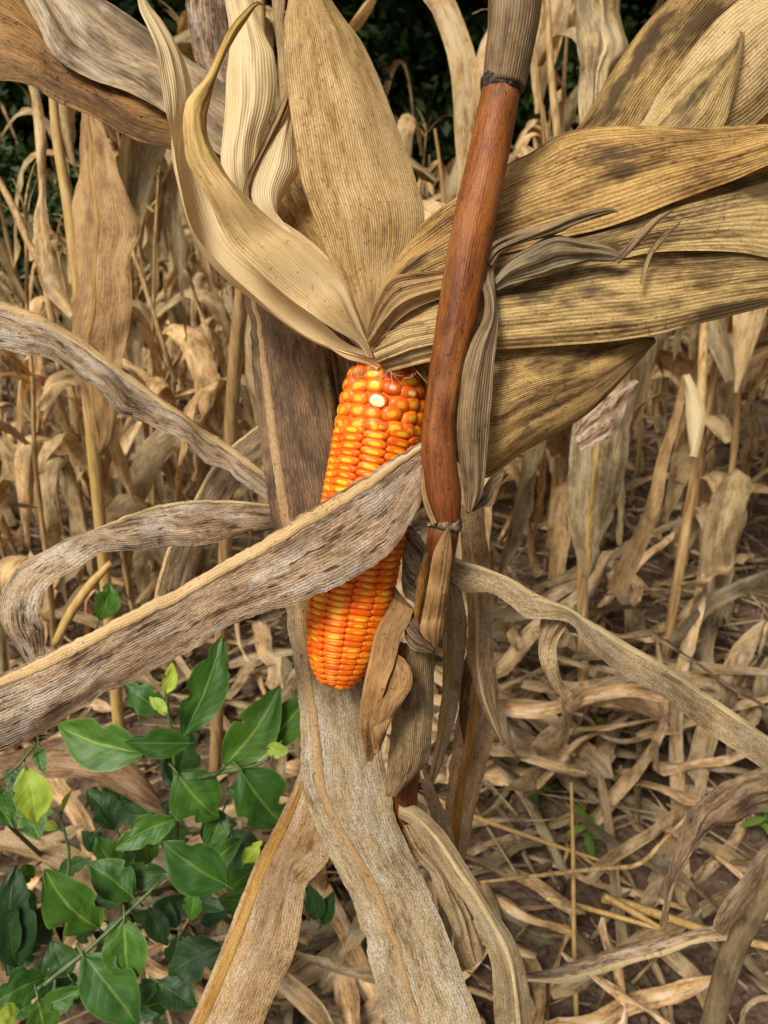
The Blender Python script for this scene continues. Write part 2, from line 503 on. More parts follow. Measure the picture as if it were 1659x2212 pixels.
def cob_r(t):
    return float(np.interp(t, [0, .03, .09, .2, .45, .68, .8, .89, .95, 1.0], [.017, .0235, .0272, .0284, .0286, .0276, .0258, .0225, .0178, .0108]))


def cob_frame(t):
    s = t * CLEN
    c = np.array([np.interp(s, AXS, AXP[:, k]) for k in range(3)])
    T = np.array([np.interp(s, AXS, AXT[:, k]) for k in range(3)])
    T /= np.linalg.norm(T)
    Z = CAM - c
    Z -= T * Z.dot(T)
    Z /= np.linalg.norm(Z)
    X = np.cross(T, Z)
    return c, T, X, Z            # axis point, towards the tip, sideways, towards the photographer


def mat_kernel(name, deep, skin, cap, capamt=1.0, lo=0.26):
    t = NT(name)
    loc = t.n('UVMap', uv_map='loc').outputs[0]
    oi = t.n('ObjectInfo').outputs['Random']
    sx = t.n('SeparateXYZ', {0: loc})
    x, y = sx.outputs[0], sx.outputs[1]
    wob = t.noise(t.n('CombineXYZ', {0: x, 1: y, 2: t.math('MULTIPLY', oi, 50.0)}).outputs[0], 1.6, 2.0)
    ox = t.math('MULTIPLY_ADD', t.noise(t.n('CombineXYZ', {0: t.math('MULTIPLY', oi, 91.0)}).outputs[0], 5.0, 0.0), 0.5, -0.25)
    ex = t.math('POWER', t.math('ABSOLUTE', t.math('DIVIDE', t.math('SUBTRACT', x, ox), 0.62)), 2.6)
    ey = t.math('POWER', t.math('ABSOLUTE', t.math('DIVIDE', t.math('SUBTRACT', y, 0.12), 0.56)), 2.2)
    e = t.math('ADD', t.math('ADD', ex, ey), t.math('MULTIPLY_ADD', wob, 0.6, -0.3))
    size = t.math('MULTIPLY_ADD', oi, 0.45, lo)
    m = t.n('MapRange', {'Value': e, 'From Min': t.math('ADD', size, 0.22), 'From Max': t.math('SUBTRACT', size, 0.18), 'To Min': 0.0, 'To Max': capamt}).outputs[0]
    body = t.mix(t.math('MULTIPLY', t.ramp(wob, [(.3, 0.0), (.7, 1.0)]), .6), skin, deep)
    rim = t.math('MULTIPLY', ey, 0.25, clamp=True)
    body = t.mix(rim, body, deep)
    col = t.mix(m, body, cap)
    col = t.n('HueSaturation', {'Hue': t.math('MULTIPLY_ADD', oi, 0.016, 0.492), 'Value': t.math('MULTIPLY_ADD', oi, 0.12, 0.92), 'Color': col}).outputs[0]
    pr = t.n('BsdfPrincipled', {'Base Color': col, 'Roughness': .38, 'Specular IOR Level': .32, 'Subsurface Weight': .6,
                                'Subsurface Radius': (.004, .0016, .0004), 'Subsurface Scale': 1.0, 'Coat Weight': .10, 'Coat Roughness': .2})
    return t.done(pr.outputs[0])


M['kernel'] = mat_kernel('kernel', (.78, .135, .004), (.86, .185, .005), (.95, .50, .03))
M['kernel_red'] = mat_kernel('kernel_red', (.74, .14, .008), (.84, .21, .010), (.93, .46, .03), lo=.2)
M['kernel_plain'] = mat_kernel('kernel_plain', (.77, .13, .004), (.84, .17, .005), (.94, .40, .022), lo=-.1)
M['kernel_cream'] = mat_kernel('kernel_cream', (.62, .085, .006), (.78, .20, .02), (.86, .72, .42), lo=1.3)
M['kernel_half'] = mat_kernel('kernel_half', (.62, .10, .006), (.78, .17, .01), (.84, .64, .30), lo=.15)
t_ = NT('cob_core')
M['cob_core'] = t_.done(t_.n('BsdfPrincipled', {'Base Color': (.74, .125, .006, 1), 'Roughness': .6, 'Subsurface Weight': .3, 'Subsurface Radius': (.004, .0014, .0004), 'Subsurface Scale': 1.0}).outputs[0])


def kernel_mesh(name, seed, p=3.0, mat='kernel', flat=.55):
    """crown of one grain: rounded block, x around the cob, y along it, z outwards"""
    rnd = random.Random(seed)
    V, UV, Fc = [], [], []
    rings, seg = 7, 16
    tx, sk = rnd.uniform(-.12, .12), rnd.uniform(-.15, .15)
    for i in range(rings):
        a = i / (rings - 1) * math.pi / 2
        rr = max(math.sin(a) ** 0.8, 0.0)
        zz = math.cos(a) ** flat
        for j in range(seg):
            th = 2 * math.pi * j / seg
            c, s = math.cos(th), math.sin(th)
            k = (abs(c) ** p + abs(s) ** p) ** (-1 / p)
            x, y = c * k * rr, s * k * rr
            x = x * (1 + tx * y) + sk * y * 0.3
            V.append((x, y, zz - .12 * y * (1 - rr * .5)))
            UV.append((x, y))
    for j in range(seg):
        th = 2 * math.pi * j / seg
        c, s = math.cos(th), math.sin(th)
        k = (abs(c) ** p + abs(s) ** p) ** (-1 / p)
        V.append((c * k * .86, s * k * .86, -1.0))
        UV.append((c * k, s * k))
    Fc = grid_faces(rings + 1, seg, True)
    me = mesh(name, V, Fc, {'loc': UV})
    me.materials.append(M[mat])
    return me


KM = [kernel_mesh('kernel', i) for i in range(4)]
KR = [kernel_mesh('kernel', 20 + i, p=2.5, mat='kernel_red', flat=.7) for i in range(4)]
KP = [kernel_mesh('kernel', 60 + i, mat='kernel_plain') for i in range(2)]
KC = kernel_mesh('kernel', 40, p=2.4, mat='kernel_cream', flat=.35)
KH = kernel_mesh('kernel', 41, p=2.4, mat='kernel_half', flat=.5)


def build_cob():
    nv, ng = 60, 28
    V = []
    for i in range(nv):
        t = i / (nv - 1)
        c, T, X, Z = cob_frame(t)
        r = cob_r(t) * .90
        for j in range(ng):
            a = 2 * math.pi * j / ng
            V.append(c + r * (math.sin(a) * X + math.cos(a) * Z))
    Fc = grid_faces(nv, ng, True) + [tuple(range(ng))[::-1], tuple(range((nv - 1) * ng, nv * ng))]
    cob = link('cob', mesh('cob', V, Fc), ear, M['cob_core'])
    rnd = random.Random(5)
    items = []
    rows = 12
    for k in range(rows):
        s = .040 + rnd.uniform(-.002, .002) + (.004 if k % 2 else 0)
        wob = rnd.uniform(0, 9)
        while s < CLEN - .0015:
            t = s / CLEN
            r = cob_r(t)
            pitch = float(np.interp(t, [.15, .28, .8, 1], [.0058, .0046, .0041, .0037])) * rnd.uniform(.93, 1.07)
            th = 2 * math.pi * (k + .5) / rows + .30 * (t - .5) + .035 * math.sin(t * 11 + wob) - .12
            w = 2 * math.pi * r / rows
            items.append((t, th, w * .53 * rnd.uniform(.95, 1.03), pitch * .60, .0034 * (r / .028) ** .5 * rnd.uniform(.92, 1.1), 'n', rnd.uniform(-.09, .09)))
            s += pitch
    # butt of the cob: bigger, rounder grains packed without rows
    s, alt = .0015, 0
    while s < .041:
        t = s / CLEN
        r = cob_r(t)
        nn = max(8, int(2 * math.pi * r / .0118))
        o_ = rnd.uniform(0, .4) + alt * math.pi / nn
        for k in range(nn):
            th = 2 * math.pi * k / nn + o_ + rnd.uniform(-.08, .08)
            w = 2 * math.pi * r / nn
            items.append(((s + rnd.uniform(-.0016, .0016)) / CLEN if s > .003 else t, th, w * .54 * rnd.uniform(.9, 1.08), .0049 * rnd.uniform(.88, 1.1), .0046 * rnd.uniform(.85, 1.2), 'r', rnd.uniform(-.35, .35)))
        s += .0078
        alt ^= 1
    out = []
    for (t, th, hx, hy, hz, kd, rz) in items:
        t = min(max(t, 0.0), 1.0)
        c, T, X, Z = cob_frame(t)
        r = cob_r(t)
        e = math.sin(th) * X + math.cos(th) * Z
        slope = (cob_r(min(t + .02, 1)) - cob_r(max(t - .02, 0))) / ((min(t + .02, 1) - max(t - .02, 0)) * CLEN)
        slope = max(min(slope, 1.6), -1.9)
        ly = T + e * slope
        ly /= np.linalg.norm(ly)
        lx = np.cross(ly, e)
        lx /= np.linalg.norm(lx)
        lz = np.cross(lx, ly)
        m = Matrix.Identity(4)
        ca, sa = math.cos(rz), math.sin(rz)
        ax, ay = ca * lx + sa * ly, -sa * lx + ca * ly
        pos = c + e * (r - hz * .85)
        for q in range(3):
            m[q][0], m[q][1], m[q][2], m[q][3] = ax[q] * hx, ay[q] * hy, lz[q] * hz, pos[q]
        out.append((math.cos(th), t, kd, m))
    # the 300 that face the photograph are single grains, the far side is one mass
    out.sort(key=lambda q: -q[0])
    creams = [(797, 860), (845, 828), (884, 832)]
    CW = [P(x, y, .478) for x, y in creams]
    used = []
    for wpt in CW:
        b = min(range(300), key=lambda i: 9 if i in used else np.linalg.norm(np.array(out[i][3].translation) - wpt))
        used.append(b)
    VB, FB, UB = [], [], []
    for i, (_, t, kd, m) in enumerate(out):
        me = (KC if i == used[0] else KH) if i in used else (rnd.choice(KR) if kd == 'r' else rnd.choice(KP if rnd.random() < (t - .62) * 2.2 else KM))
        if i < 300:
            o = link('kernel', me, cob)
            o.matrix_basis = m
            if i in used:
                o['label'] = 'split kernel showing its cream inside'
        else:
            b = len(VB)
            VB += [m @ v.co for v in KM[0].vertices]
            FB += [tuple(b + q for q in p.vertices) for p in KM[0].polygons]
            uvb = np.zeros(len(KM[0].loops) * 2, dtype=np.float32)
            KM[0].uv_layers[0].data.foreach_get('uv', uvb)
            lu = {}
            for lp, uvp in zip(KM[0].loops, uvb.reshape(-1, 2)):
                lu[lp.vertex_index] = uvp
            UB += [lu[q] for q in range(len(KM[0].vertices))]
    tag(link('kernels', mesh('kernels', VB, FB, {'loc': UB}), cob, M['kernel']), kind='stuff')


build_cob()

tube('shank', [P(862, 700, .500), P(848, 750, .498), P(838, 795, .503)], [.009, .0095, .012], M['node'], ear, nseg=16, nv=14, ridges=.12)
rs_ = random.Random(9)
for q in range(16):
    x0, x1 = rs_.uniform(760, 905), rs_.uniform(-45, 45)
    tube('silk', [P(x0, 792 + rs_.uniform(-6, 8), .479), P(x0 + x1 * .4, 806 + rs_.uniform(-8, 8), .474), P(x0 + x1, 822 + rs_.uniform(-14, 26), .4745)], [.00022, .0002, .00012], M['silk'], ear, nseg=5, nv=9, cap=False)
# husks peeled to the upper side: pale
HB = (800, 778)
blade('husk', ear, [(293, -30), (300, 20), (318, 62), (337, 110), (345, 160), (360, 240), (372, 310), (385, 390), (400, 450), (420, 500), (450, 545), (490, 590), (540, 633), (600, 685), (680, 735), (760, 770), (800, 780)],
      [(298, -30), (325, 15), (350, 45), (380, 90), (400, 130), (414, 175), (420, 215), (418, 280), (425, 350), (450, 430), (490, 510), (540, 560), (600, 610), (680, 680), (740, 735), (790, 760), (805, 774)],
      [.47, .465, .462, .468, .475, .486], [.475, .485, .485, .484, .486, .488], 'husk_pale', veins=17, nv=160, bulge=[.002, .003, -.006, -.012, -.010, -.002], wr=.0010, ruffle=.0008, rag=.004, seed=1, rfreq=20, label='long pale cream husk with thin raised veins')
blade('husk', ear, [(592, 62), (583, 30), (568, 8), (550, 4), (520, 30), (495, 62), (470, 112), (445, 165), (420, 195), (402, 220), (395, 260), (397, 310), (405, 350), (440, 410), (470, 470), (500, 530), (550, 580), (600, 625), (650, 665), (720, 712), (770, 740), (795, 775)],
      [(590, 56), (585, 36), (574, 16), (556, 12), (532, 46), (510, 80), (483, 130), (465, 175), (454, 220), (447, 255), (451, 300), (475, 350), (500, 390), (540, 430), (590, 475), (640, 510), (690, 545), (725, 580), (752, 620), (772, 680), (788, 725), (806, 774)],
      [.45, .445, .442, .446, .458, .468, .483], [.452, .448, .445, .452, .468, .478, .486], 'husk_green', veins=20, nv=170, bulge=[0, .002, .005, .004, .006, .004, .001], wr=.0012, ruffle=.0008, rag=.006, seed=2, label='curling husk with olive streaks and a drooping tip')
blade('husk', ear, [(480, -30), (488, 20), (494, 60), (495, 110), (488, 165), (487, 225), (480, 300), (477, 350), (490, 420), (540, 500), (640, 620), (740, 720), (798, 775)],
      [(552, -30), (550, 10), (562, 45), (577, 85), (590, 112), (596, 150), (598, 195), (590, 240), (565, 310), (560, 420), (620, 520), (700, 620), (806, 770)],
      [.50, .496, .49, .488, .488, .490], [.505, .50, .50, .498, .492, .490], 'husk_pale', veins=16, nv=140, bulge=[.001, .006, .007, .004, .001], wr=.0016, ruffle=.0006, rag=.004, seed=3, label='tall pale husk standing between curled husk and wide husk')
blade('husk', ear, [(622, 190), (600, 235), (575, 290), (548, 345), (531, 385), (526, 425), (545, 465), (600, 540), (700, 660), (798, 772)],
      [(624, 200), (622, 240), (596, 290), (565, 345), (545, 385), (542, 425), (562, 470), (625, 540), (720, 650), (804, 770)],
      [.484, .480, .476, .476, .484, .489], [.486, .486, .482, .480, .486, .490], 'sheath_light', veins=10, nv=80, nu=12, bulge=.002, rag=.01, seed=4, label='narrow brown back of a rolled husk')
blade('husk', ear, [(622, 222), (600, 262), (570, 318), (548, 370), (540, 420), (556, 462), (586, 498), (640, 570), (720, 680), (800, 770)],
      [(626, 222), (633, 270), (640, 320), (646, 368), (628, 402), (606, 440), (592, 492), (660, 560), (740, 660), (805, 770)],
      [.487, .484, .480, .478, .484, .490], [.492, .494, .492, .486, .488, .490], 'husk_pale', veins=17, nv=90, bulge=[.002, .006, .008, .004, 0], wr=.0008, rag=.004, seed=5, label='short pale husk rolled open')
blade('husk', ear, [(560, 390), (590, 450), (630, 510), (690, 590), (745, 670), (800, 772)], [(650, 350), (700, 430), (740, 500), (770, 570), (795, 650), (806, 770)],
      [.51, .505, .495], [.515, .512, .496], 'husk_brown', veins=26, nv=70, bulge=-.004, seed=6, rag=.004, label='brown inner husk seen between pale husks')
blade('husk', ear, [(585, 480), (640, 545), (690, 610), (740, 680), (798, 774)], [(600, 474), (660, 512), (715, 560), (765, 640), (806, 772)],
      [.488, .485, .488], [.492, .49, .489], 'husk_pale', veins=24, nv=60, bulge=.003, seed=7, rag=.004, label='pale husk strip behind the curling husk')
blade('husk', ear, [(618, -40), (622, 0), (613, 50), (614, 110), (619, 180), (630, 260), (640, 330), (652, 395), (668, 445), (690, 500), (710, 560), (735, 615), (760, 668), (783, 720), (800, 774)],
      [(690, -40), (716, 0), (745, 42), (780, 90), (810, 150), (832, 205), (852, 255), (872, 310), (890, 360), (905, 410), (917, 455), (912, 520), (885, 590), (850, 680), (812, 774)],
      [.478, .476, .474, .476, .482, .490], [.492, .488, .484, .482, .486, .490], 'husk_tan', veins=44, nv=170, nu=34, bulge=[.006, .012, .014, .011, .006, .001], wr=.0011, wrk=(3.5, 1.0), ruffle=.0006, rag=.003, seed=8, label='wide tan husk with fine dark veins')

# husks swept to the other side: brown
blade('husk', ear, [(808, 690), (802, 655), (812, 610), (835, 570), (872, 520), (918, 478), (965, 440), (1030, 398), (1095, 355), (1150, 328), (1200, 296), (1250, 280), (1320, 272), (1420, 268), (1540, 270), (1700, 268), (1800, 262)],
      [(812, 700), (815, 680), (830, 655), (850, 640), (890, 615), (940, 590), (1000, 570), (1060, 555), (1130, 540), (1200, 520), (1290, 500), (1370, 474), (1450, 440), (1520, 412), (1590, 385), (1700, 338), (1800, 310)],
      [.482, .482, .480, .476, .472, .472, .474], [.478, .474, .471, .467, .461, .458, .458], 'husk_brown', veins=26, nv=170, nu=30, bulge=[.001, .004, .009, .009, .008, .006, .003], wr=.0022, wrk=(6, 1.4), ruffle=.0012, rag=.003, seed=11, label='uppermost brown husk striped with dark veins')
blade('husk', ear, [(812, 690), (850, 660), (930, 600), (1050, 545), (1150, 520), (1300, 480), (1450, 430), (1600, 370), (1700, 330), (1800, 300)],
      [(812, 705), (850, 690), (930, 655), (1050, 625), (1180, 600), (1300, 575), (1400, 553), (1500, 548), (1600, 552), (1700, 570), (1800, 580)],
      [.484, .480, .477, .474, .473], [.479, .472, .467, .464, .463], 'husk_brown', veins=19, nv=150, nu=28, bulge=[.001, .004, .006, .006, .004], wr=.0022, wrk=(6, 1.4), ruffle=.0012, rag=.003, seed=12, label='middle brown husk with yellowish streaks')
blade('husk', ear, [(812, 700), (806, 690), (850, 660), (940, 610), (1060, 590), (1180, 570), (1300, 545), (1400, 540), (1500, 538), (1600, 540), (1700, 552), (1800, 560)],
      [(800, 705), (792, 722), (800, 750), (860, 775), (960, 765), (1070, 756), (1200, 746), (1320, 738), (1420, 724), (1540, 694), (1660, 662), (1800, 635)],
      [.480, .477, .474, .471, .470, .469], [.478, .472, .468, .464, .462, .462], 'husk_brown', veins=24, nv=160, nu=30, bulge=[.003, .009, .010, .009, .008, .005], wr=.0024, wrk=(6, 1.4), ruffle=.0014, rag=.003, seed=13, label='lowest of the long brown husks, blotched with grey')
blade('husk', ear, [(792, 722), (800, 690), (818, 640), (850, 600), (900, 590), (960, 582)], [(800, 752), (822, 735), (850, 700), (885, 672), (920, 655), (965, 640)],
      [.471, .467, .464, .466], [.470, .465, .463, .465], 'sheath_light', veins=18, nv=60, nu=30, bulge=.003, wr=.0034, wrk=(6, .8), seed=14, rag=.004, label='pleated husk base wrapped round the shank')
blade('husk', ear, [(795, 740), (830, 722), (880, 700), (950, 690)], [(828, 800), (842, 800), (890, 790), (950, 775)],
      [.472, .465, .464, .466], [.482, .474, .472, .472], 'husk_tan', veins=19, nv=60, nu=34, bulge=.004, wr=.0032, wrk=(7, .7), seed=15, rag=.004, label='pleated pale husk base just above the kernels')
blade('husk', ear, [(700, 745), (740, 755), (790, 768), (818, 778)], [(705, 748), (750, 775), (790, 786), (815, 800)],
      [.474, .472, .476], [.474, .474, .480], 'husk_pale', veins=9, nv=40, nu=10, seed=16, rag=.004, label='thin husk edge curling over the first kernels')
blade('husk', ear, [(880, 740), (960, 750), (1060, 745), (1200, 735), (1320, 728), (1412, 728)], [(900, 800), (960, 960), (1042, 1034), (1130, 978), (1280, 885), (1414, 742)],
      [.486, .484, .482, .484], [.500, .498, .490, .486], 'husk_brown', veins=52, nv=120, nu=44, bulge=[.002, .012, .016, .010, .002], wr=.0022, wrk=(4, 1.2), rag=.003, seed=17, label='broad brown husk drooping behind the stalk with a pale scuff')
# spray of husk above it
blade('husk', ear, [(1690, -200), (1600, -140), (1480, -40), (1430, 10), (1380, 65), (1330, 140), (1290, 205), (1250, 275), (1180, 340), (1050, 440), (900, 560), (815, 690)],
      [(1800, -150), (1780, -80), (1640, -20), (1560, 40), (1500, 110), (1450, 175), (1400, 240), (1360, 300), (1250, 380), (1080, 470), (920, 600), (815, 700)],
      [.520, .512, .505, .500, .490], [.500, .498, .494, .494, .488], 'husk_brown', veins=26, nv=150, bulge=[.004, .009, .008, .003, .001], wr=.0016, rag=.003, seed=18, label='upright brown husk fading to pale towards its top')
blade('husk', ear, [(1900, -160), (1760, -70), (1650, -30), (1560, 30), (1490, 110), (1430, 190), (1380, 270), (1250, 370), (1080, 460), (900, 600), (815, 700)],
      [(2000, 60), (1860, 110), (1760, 150), (1700, 200), (1640, 260), (1580, 300), (1500, 340), (1350, 400), (1100, 500), (920, 620), (815, 705)],
      [.49, .488, .488, .490, .490], [.500, .496, .494, .490, .488], 'husk_tan', veins=30, nv=140, bulge=[.004, .009, .008, .003, .001], wr=.0018, rag=.003, seed=19, label='pale straw husk spreading into the upper corner')
blade('husk', ear, [(1609, 70), (1578, 104), (1540, 132), (1490, 168), (1440, 215), (1390, 272), (1330, 330)], [(1609, 72), (1607, 105), (1598, 150), (1584, 205), (1562, 272), (1520, 310), (1440, 350)],
      [.478, .478, .482], [.476, .474, .478], 'husk_brown', veins=22, nv=80, bulge=.005, wr=.0012, rag=.004, seed=20, label='pointed dark brown husk tip')

# ------------------------------------------------------------------ the corn plant that carries it
base = P(845, 2860, .87)
base[2] = 0
plant = empty('corn_plant', base, 'dead corn plant with rust red stalk carrying the orange ear', 'corn plant')
ST = [(1083, 192), (1067, 275), (1050, 360), (1033, 440), (1015, 530), (1000, 612), (987, 685), (967, 785), (954, 870), (947, 935), (950, 1010), (958, 1075), (962, 1132)]
stp = cr([P(x, y, .438 + .034 * i / 12) for i, (x, y) in enumerate(ST)], 70)
rpx = [41, 43, 45, 47, 46, 45, 43, 39, 36, 35.5, 38, 40.5, 34]
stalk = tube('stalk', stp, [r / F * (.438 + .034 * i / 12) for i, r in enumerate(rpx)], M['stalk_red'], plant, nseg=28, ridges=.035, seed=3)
lowp = [P(962, 1128, .472), P(950, 1200, .486), P(925, 1330, .508), P(900, 1460, .530), P(885, 1600, .548), P(872, 1740, .565), P(862, 2000, .62), base + np.array([0, 0, .3]), base - np.array([0, 0, .05])]
tube('stalk', lowp, [.0092, .0090, .0095, .010, .0105, .011, .012, .013, .014], M['stalk_dark'], plant, nseg=20, nv=80, ridges=.04, seed=5, cap=True)
up = [P(1118, -260, .415), P(1115, -60, .424), P(1110, 40, .430), P(1100, 110, .434), P(1092, 160, .437), P(1088, 188, .438)]
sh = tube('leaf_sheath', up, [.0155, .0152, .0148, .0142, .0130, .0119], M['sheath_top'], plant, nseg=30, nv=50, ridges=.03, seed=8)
# dark swollen collar under the sheath
cpts = [P(1086, y, .4385) for y in (170, 180, 190, 198, 206)]
tube('node_collar', cpts, [.0120, .0121, .0119, .0113, .0103], M['node_black'], stalk, nseg=28, ridges=.05, seed=2)
cpts = [P(x, y, .4722) for x, y in ((958, 1120), (960, 1128), (961, 1133), (961, 1138), (960, 1144))]
tube('node_ring', cpts, [.0092, .0098, .0100, .0096, .0089], M['node'], stalk, nseg=36, ridges=.10, seed=4)
blade('node_scar', stalk, [(908, 1010), (910, 1060), (918, 1100), (932, 1132)], [(914, 1010), (918, 1060), (928, 1096), (942, 1130)], [.4635, .4635, .4625], [.461, .461, .4605], 'sheath_light', veins=5, nv=30, nu=6, seed=31, bulge=.001)

# dry sheath peeled from the stalk
blade('leaf_sheath', plant, [(1040, 535), (1033, 560), (1034, 600), (1046, 640), (1042, 690), (1015, 745), (992, 830), (985, 930), (994, 1010), (1002, 1060), (1006, 1104)],
      [(1062, 545), (1066, 575), (1070, 640), (1076, 700), (1068, 780), (1062, 860), (1056, 930), (1050, 1000), (1044, 1058), (1030, 1090), (1014, 1108)],
      [.448, .448, .452, .458, .464, .468], [.458, .452, .452, .456, .464, .470], 'sheath', veins=13, nv=110, bulge=[.001, .003, .006, .005, .003], wr=.0022, wrk=(4, 1.6), ruffle=.0016, rag=.012, seed=32, label='grey peeled sheath hanging along the red stalk')
blade('leaf_sheath', plant, [(1036, 546), (1068, 520), (1120, 500), (1180, 482), (1250, 458), (1300, 449), (1332, 452)], [(1066, 590), (1080, 552), (1130, 528), (1190, 512), (1250, 484), (1300, 468), (1333, 456)],
      [.448, .447, .446, .446], [.455, .452, .449, .447], 'sheath', veins=9, nv=70, nu=14, bulge=.003, wr=.0022, ruffle=.0018, rag=.02, seed=33, label='upper shredded strip of grey sheath')
blade('leaf_sheath', plant, [(1066, 600), (1100, 560), (1150, 528), (1200, 508), (1260, 520), (1310, 530), (1345, 552)], [(1072, 628), (1105, 614), (1160, 602), (1215, 585), (1270, 566), (1310, 566), (1342, 562)],
      [.456, .452, .450, .450], [.458, .455, .454, .451], 'sheath', veins=10, nv=70, nu=14, bulge=[.001, .006, .004, .001], wr=.0026, ruffle=.0022, rag=.025, seed=34, label='lower shredded strip of grey sheath')
blade('leaf_shred', plant, [(1322, 560), (1340, 545), (1362, 520), (1392, 488), (1420, 466), (1455, 452)], [(1335, 572), (1352, 556), (1376, 532), (1400, 506), (1426, 478), (1456, 454)],
      [.450, .448, .450], [.452, .449, .450], 'sheath', veins=4, nv=50, nu=8, bulge=.001, wr=.001, rag=.03, seed=35)
blade('leaf_shred', plant, [(1381, 612), (1388, 575), (1402, 540), (1425, 510), (1470, 478)], [(1390, 618), (1400, 580), (1412, 548), (1434, 522), (1471, 480)],
      [.450, .448, .446], [.451, .449, .446], 'sheath_light', veins=4, nv=50, nu=8, bulge=.001, wr=.001, rag=.03, seed=36)
blade('leaf_sheath', plant, [(1006, 1104), (1030, 1072), (1050, 1040), (1068, 1022), (1088, 1012)], [(1012, 1110), (1040, 1098), (1064, 1092), (1078, 1060), (1090, 1018)],
      [.474, .480, .484], [.474, .474, .480], 'leaf_dark', veins=10, nv=50, nu=14, bulge=-.004, wr=.002, ruffle=.002, rag=.03, seed=37, label='torn dark corner of sheath at the node')
# small split sheath standing over the lower stalk
blade('leaf_sheath', plant, [(968, 1138), (952, 1160), (936, 1195), (924, 1260), (912, 1330), (908, 1365), (936, 1402)], [(971, 1138), (975, 1165), (977, 1205), (968, 1280), (960, 1340), (952, 1378), (940, 1404)],
      [.460, .462, .470, .482, .490], [.460, .462, .470, .482, .490], 'sheath_light', veins=14, nv=80, bulge=[.001, .003, .004, .003, .001], wr=.0014, wrk=(4, 1.5), rag=.014, seed=38, label='pointed tan sheath rising to the ring on the stalk')
blade('leaf_sheath', plant, [(919, 1192), (908, 1230), (902, 1280), (896, 1325), (900, 1345)], [(922, 1194), (928, 1230), (922, 1280), (915, 1320), (904, 1346)],
      [.472, .480, .488], [.474, .484, .490], 'leaf_brown', veins=6, nv=40, nu=10, bulge=.002, seed=39, rag=.01)
# sheath on the lower stalk
blade('leaf_sheath', plant, [(860, 1385), (855, 1450), (848, 1540), (838, 1640), (832, 1720)], [(938, 1390), (938, 1460), (935, 1560), (928, 1630), (918, 1655), (872, 1700)],
      [.512, .522, .536], [.510, .522, .536], 'sheath_rib', veins=20, nv=70, bulge=.007, wr=.0006, rag=.03, seed=40, label='ribbed grey brown sheath on the lower stalk')
# crumpled leaf base
blade('leaf', plant, [(842, 1285), (822, 1345), (802, 1425), (786, 1490), (782, 1550), (796, 1640)], [(896, 1318), (886, 1345), (868, 1375), (858, 1408), (850, 1440), (836, 1480), (815, 1560), (806, 1645)],
      [.512, .505, .506, .512, .52], [.490, .488, .488, .498, .515], 'sheath_light', veins=22, nv=90, bulge=[.003, .008, .006, .006, .004], wr=.002, wrk=(3, 1.5), rag=.008, seed=41, label='twisted tan leaf base beside the tip of the cob')
blade('leaf', plant, [(856, 1412), (874, 1424), (889, 1450), (890, 1482), (872, 1514), (848, 1552), (824, 1604)], [(848, 1416), (842, 1445), (832, 1476), (820, 1510), (808, 1546), (802, 1582), (808, 1640)],
      [.490, .486, .485, .492, .508], [.496, .498, .500, .503, .514], 'sheath_light', veins=15, nv=60, bulge=[.001, .005, .006, .003], wr=.001, rag=.006, seed=42, label='folded corner of the twisted leaf base')
blade('leaf', plant, [(850, 1262), (872, 1290), (896, 1320), (905, 1345), (925, 1372), (938, 1400)], [(836, 1330), (860, 1345), (876, 1350), (880, 1385), (895, 1404), (932, 1412)],
      [.505, .498, .488, .486], [.510, .500, .490, .486], 'leaf_dark', veins=14, nv=60, bulge=[.001, .005, .004, .001], wr=.0028, ruffle=.002, rag=.02, seed=43, label='crumpled grey leaf collar on the lower stalk')
blade('leaf', plant, [(870, 1120), (900, 1150), (925, 1190), (930, 1240)], [(868, 1262), (878, 1290), (905, 1310), (915, 1322)], [.52, .515, .51], [.52, .515, .505], 'leaf_grey', veins=20, nv=50, seed=44, wr=.003, rag=.03, bulge=.003)

# leaf crossing in front of the cob
blade('leaf', plant, [(935, 940), (912, 953), (850, 990), (780, 1034), (700, 1082), (600, 1145), (500, 1204), (400, 1260), (300, 1311), (200, 1362), (100, 1414), (0, 1456), (-120, 1500)],
      [(935, 1050), (915, 1066), (898, 1106), (850, 1185), (800, 1226), (750, 1255), (700, 1280), (640, 1302), (540, 1335), (455, 1372), (420, 1402), (300, 1465), (200, 1516), (80, 1590), (0, 1626), (-120, 1690)],
      [.468, .464, .458, .450, .440, .432, .428], [.470, .464, .460, .452, .446, .440, .436], 'leaf_grey', veins=26, nv=230, nu=30, rib=(.10, .0040, .0012), bulge=[.001, .003, .002, .003, .003], wr=.0007, wrk=(4, 1.6), ruffle=.0030, rfreq=18, rag=.034, seed=51, label='mottled grey leaf slanting across the front of the cob')
# upper side leaf
blade('leaf', plant, [(-120, 600), (0, 645), (60, 670), (130, 705), (200, 750), (270, 805), (350, 860), (420, 910), (480, 950), (550, 1004), (640, 1075)],
      [(-120, 745), (0, 756), (60, 768), (110, 780), (160, 815), (220, 850), (262, 890), (310, 910), (350, 930), (400, 955), (440, 1000), (490, 1015), (530, 1050), (640, 1120)],
      [.515, .520, .530, .545, .562, .57], [.505, .512, .524, .540, .56, .57], 'leaf_grey', veins=20, nv=170, nu=24, rib=(.12, .0036, .0010), bulge=[.002, .004, .004, .002], wr=.0010, wrk=(4, 2.0), ruffle=.0042, rfreq=19, rag=.048, seed=52, label='mottled grey leaf slanting down behind the long upright leaf')
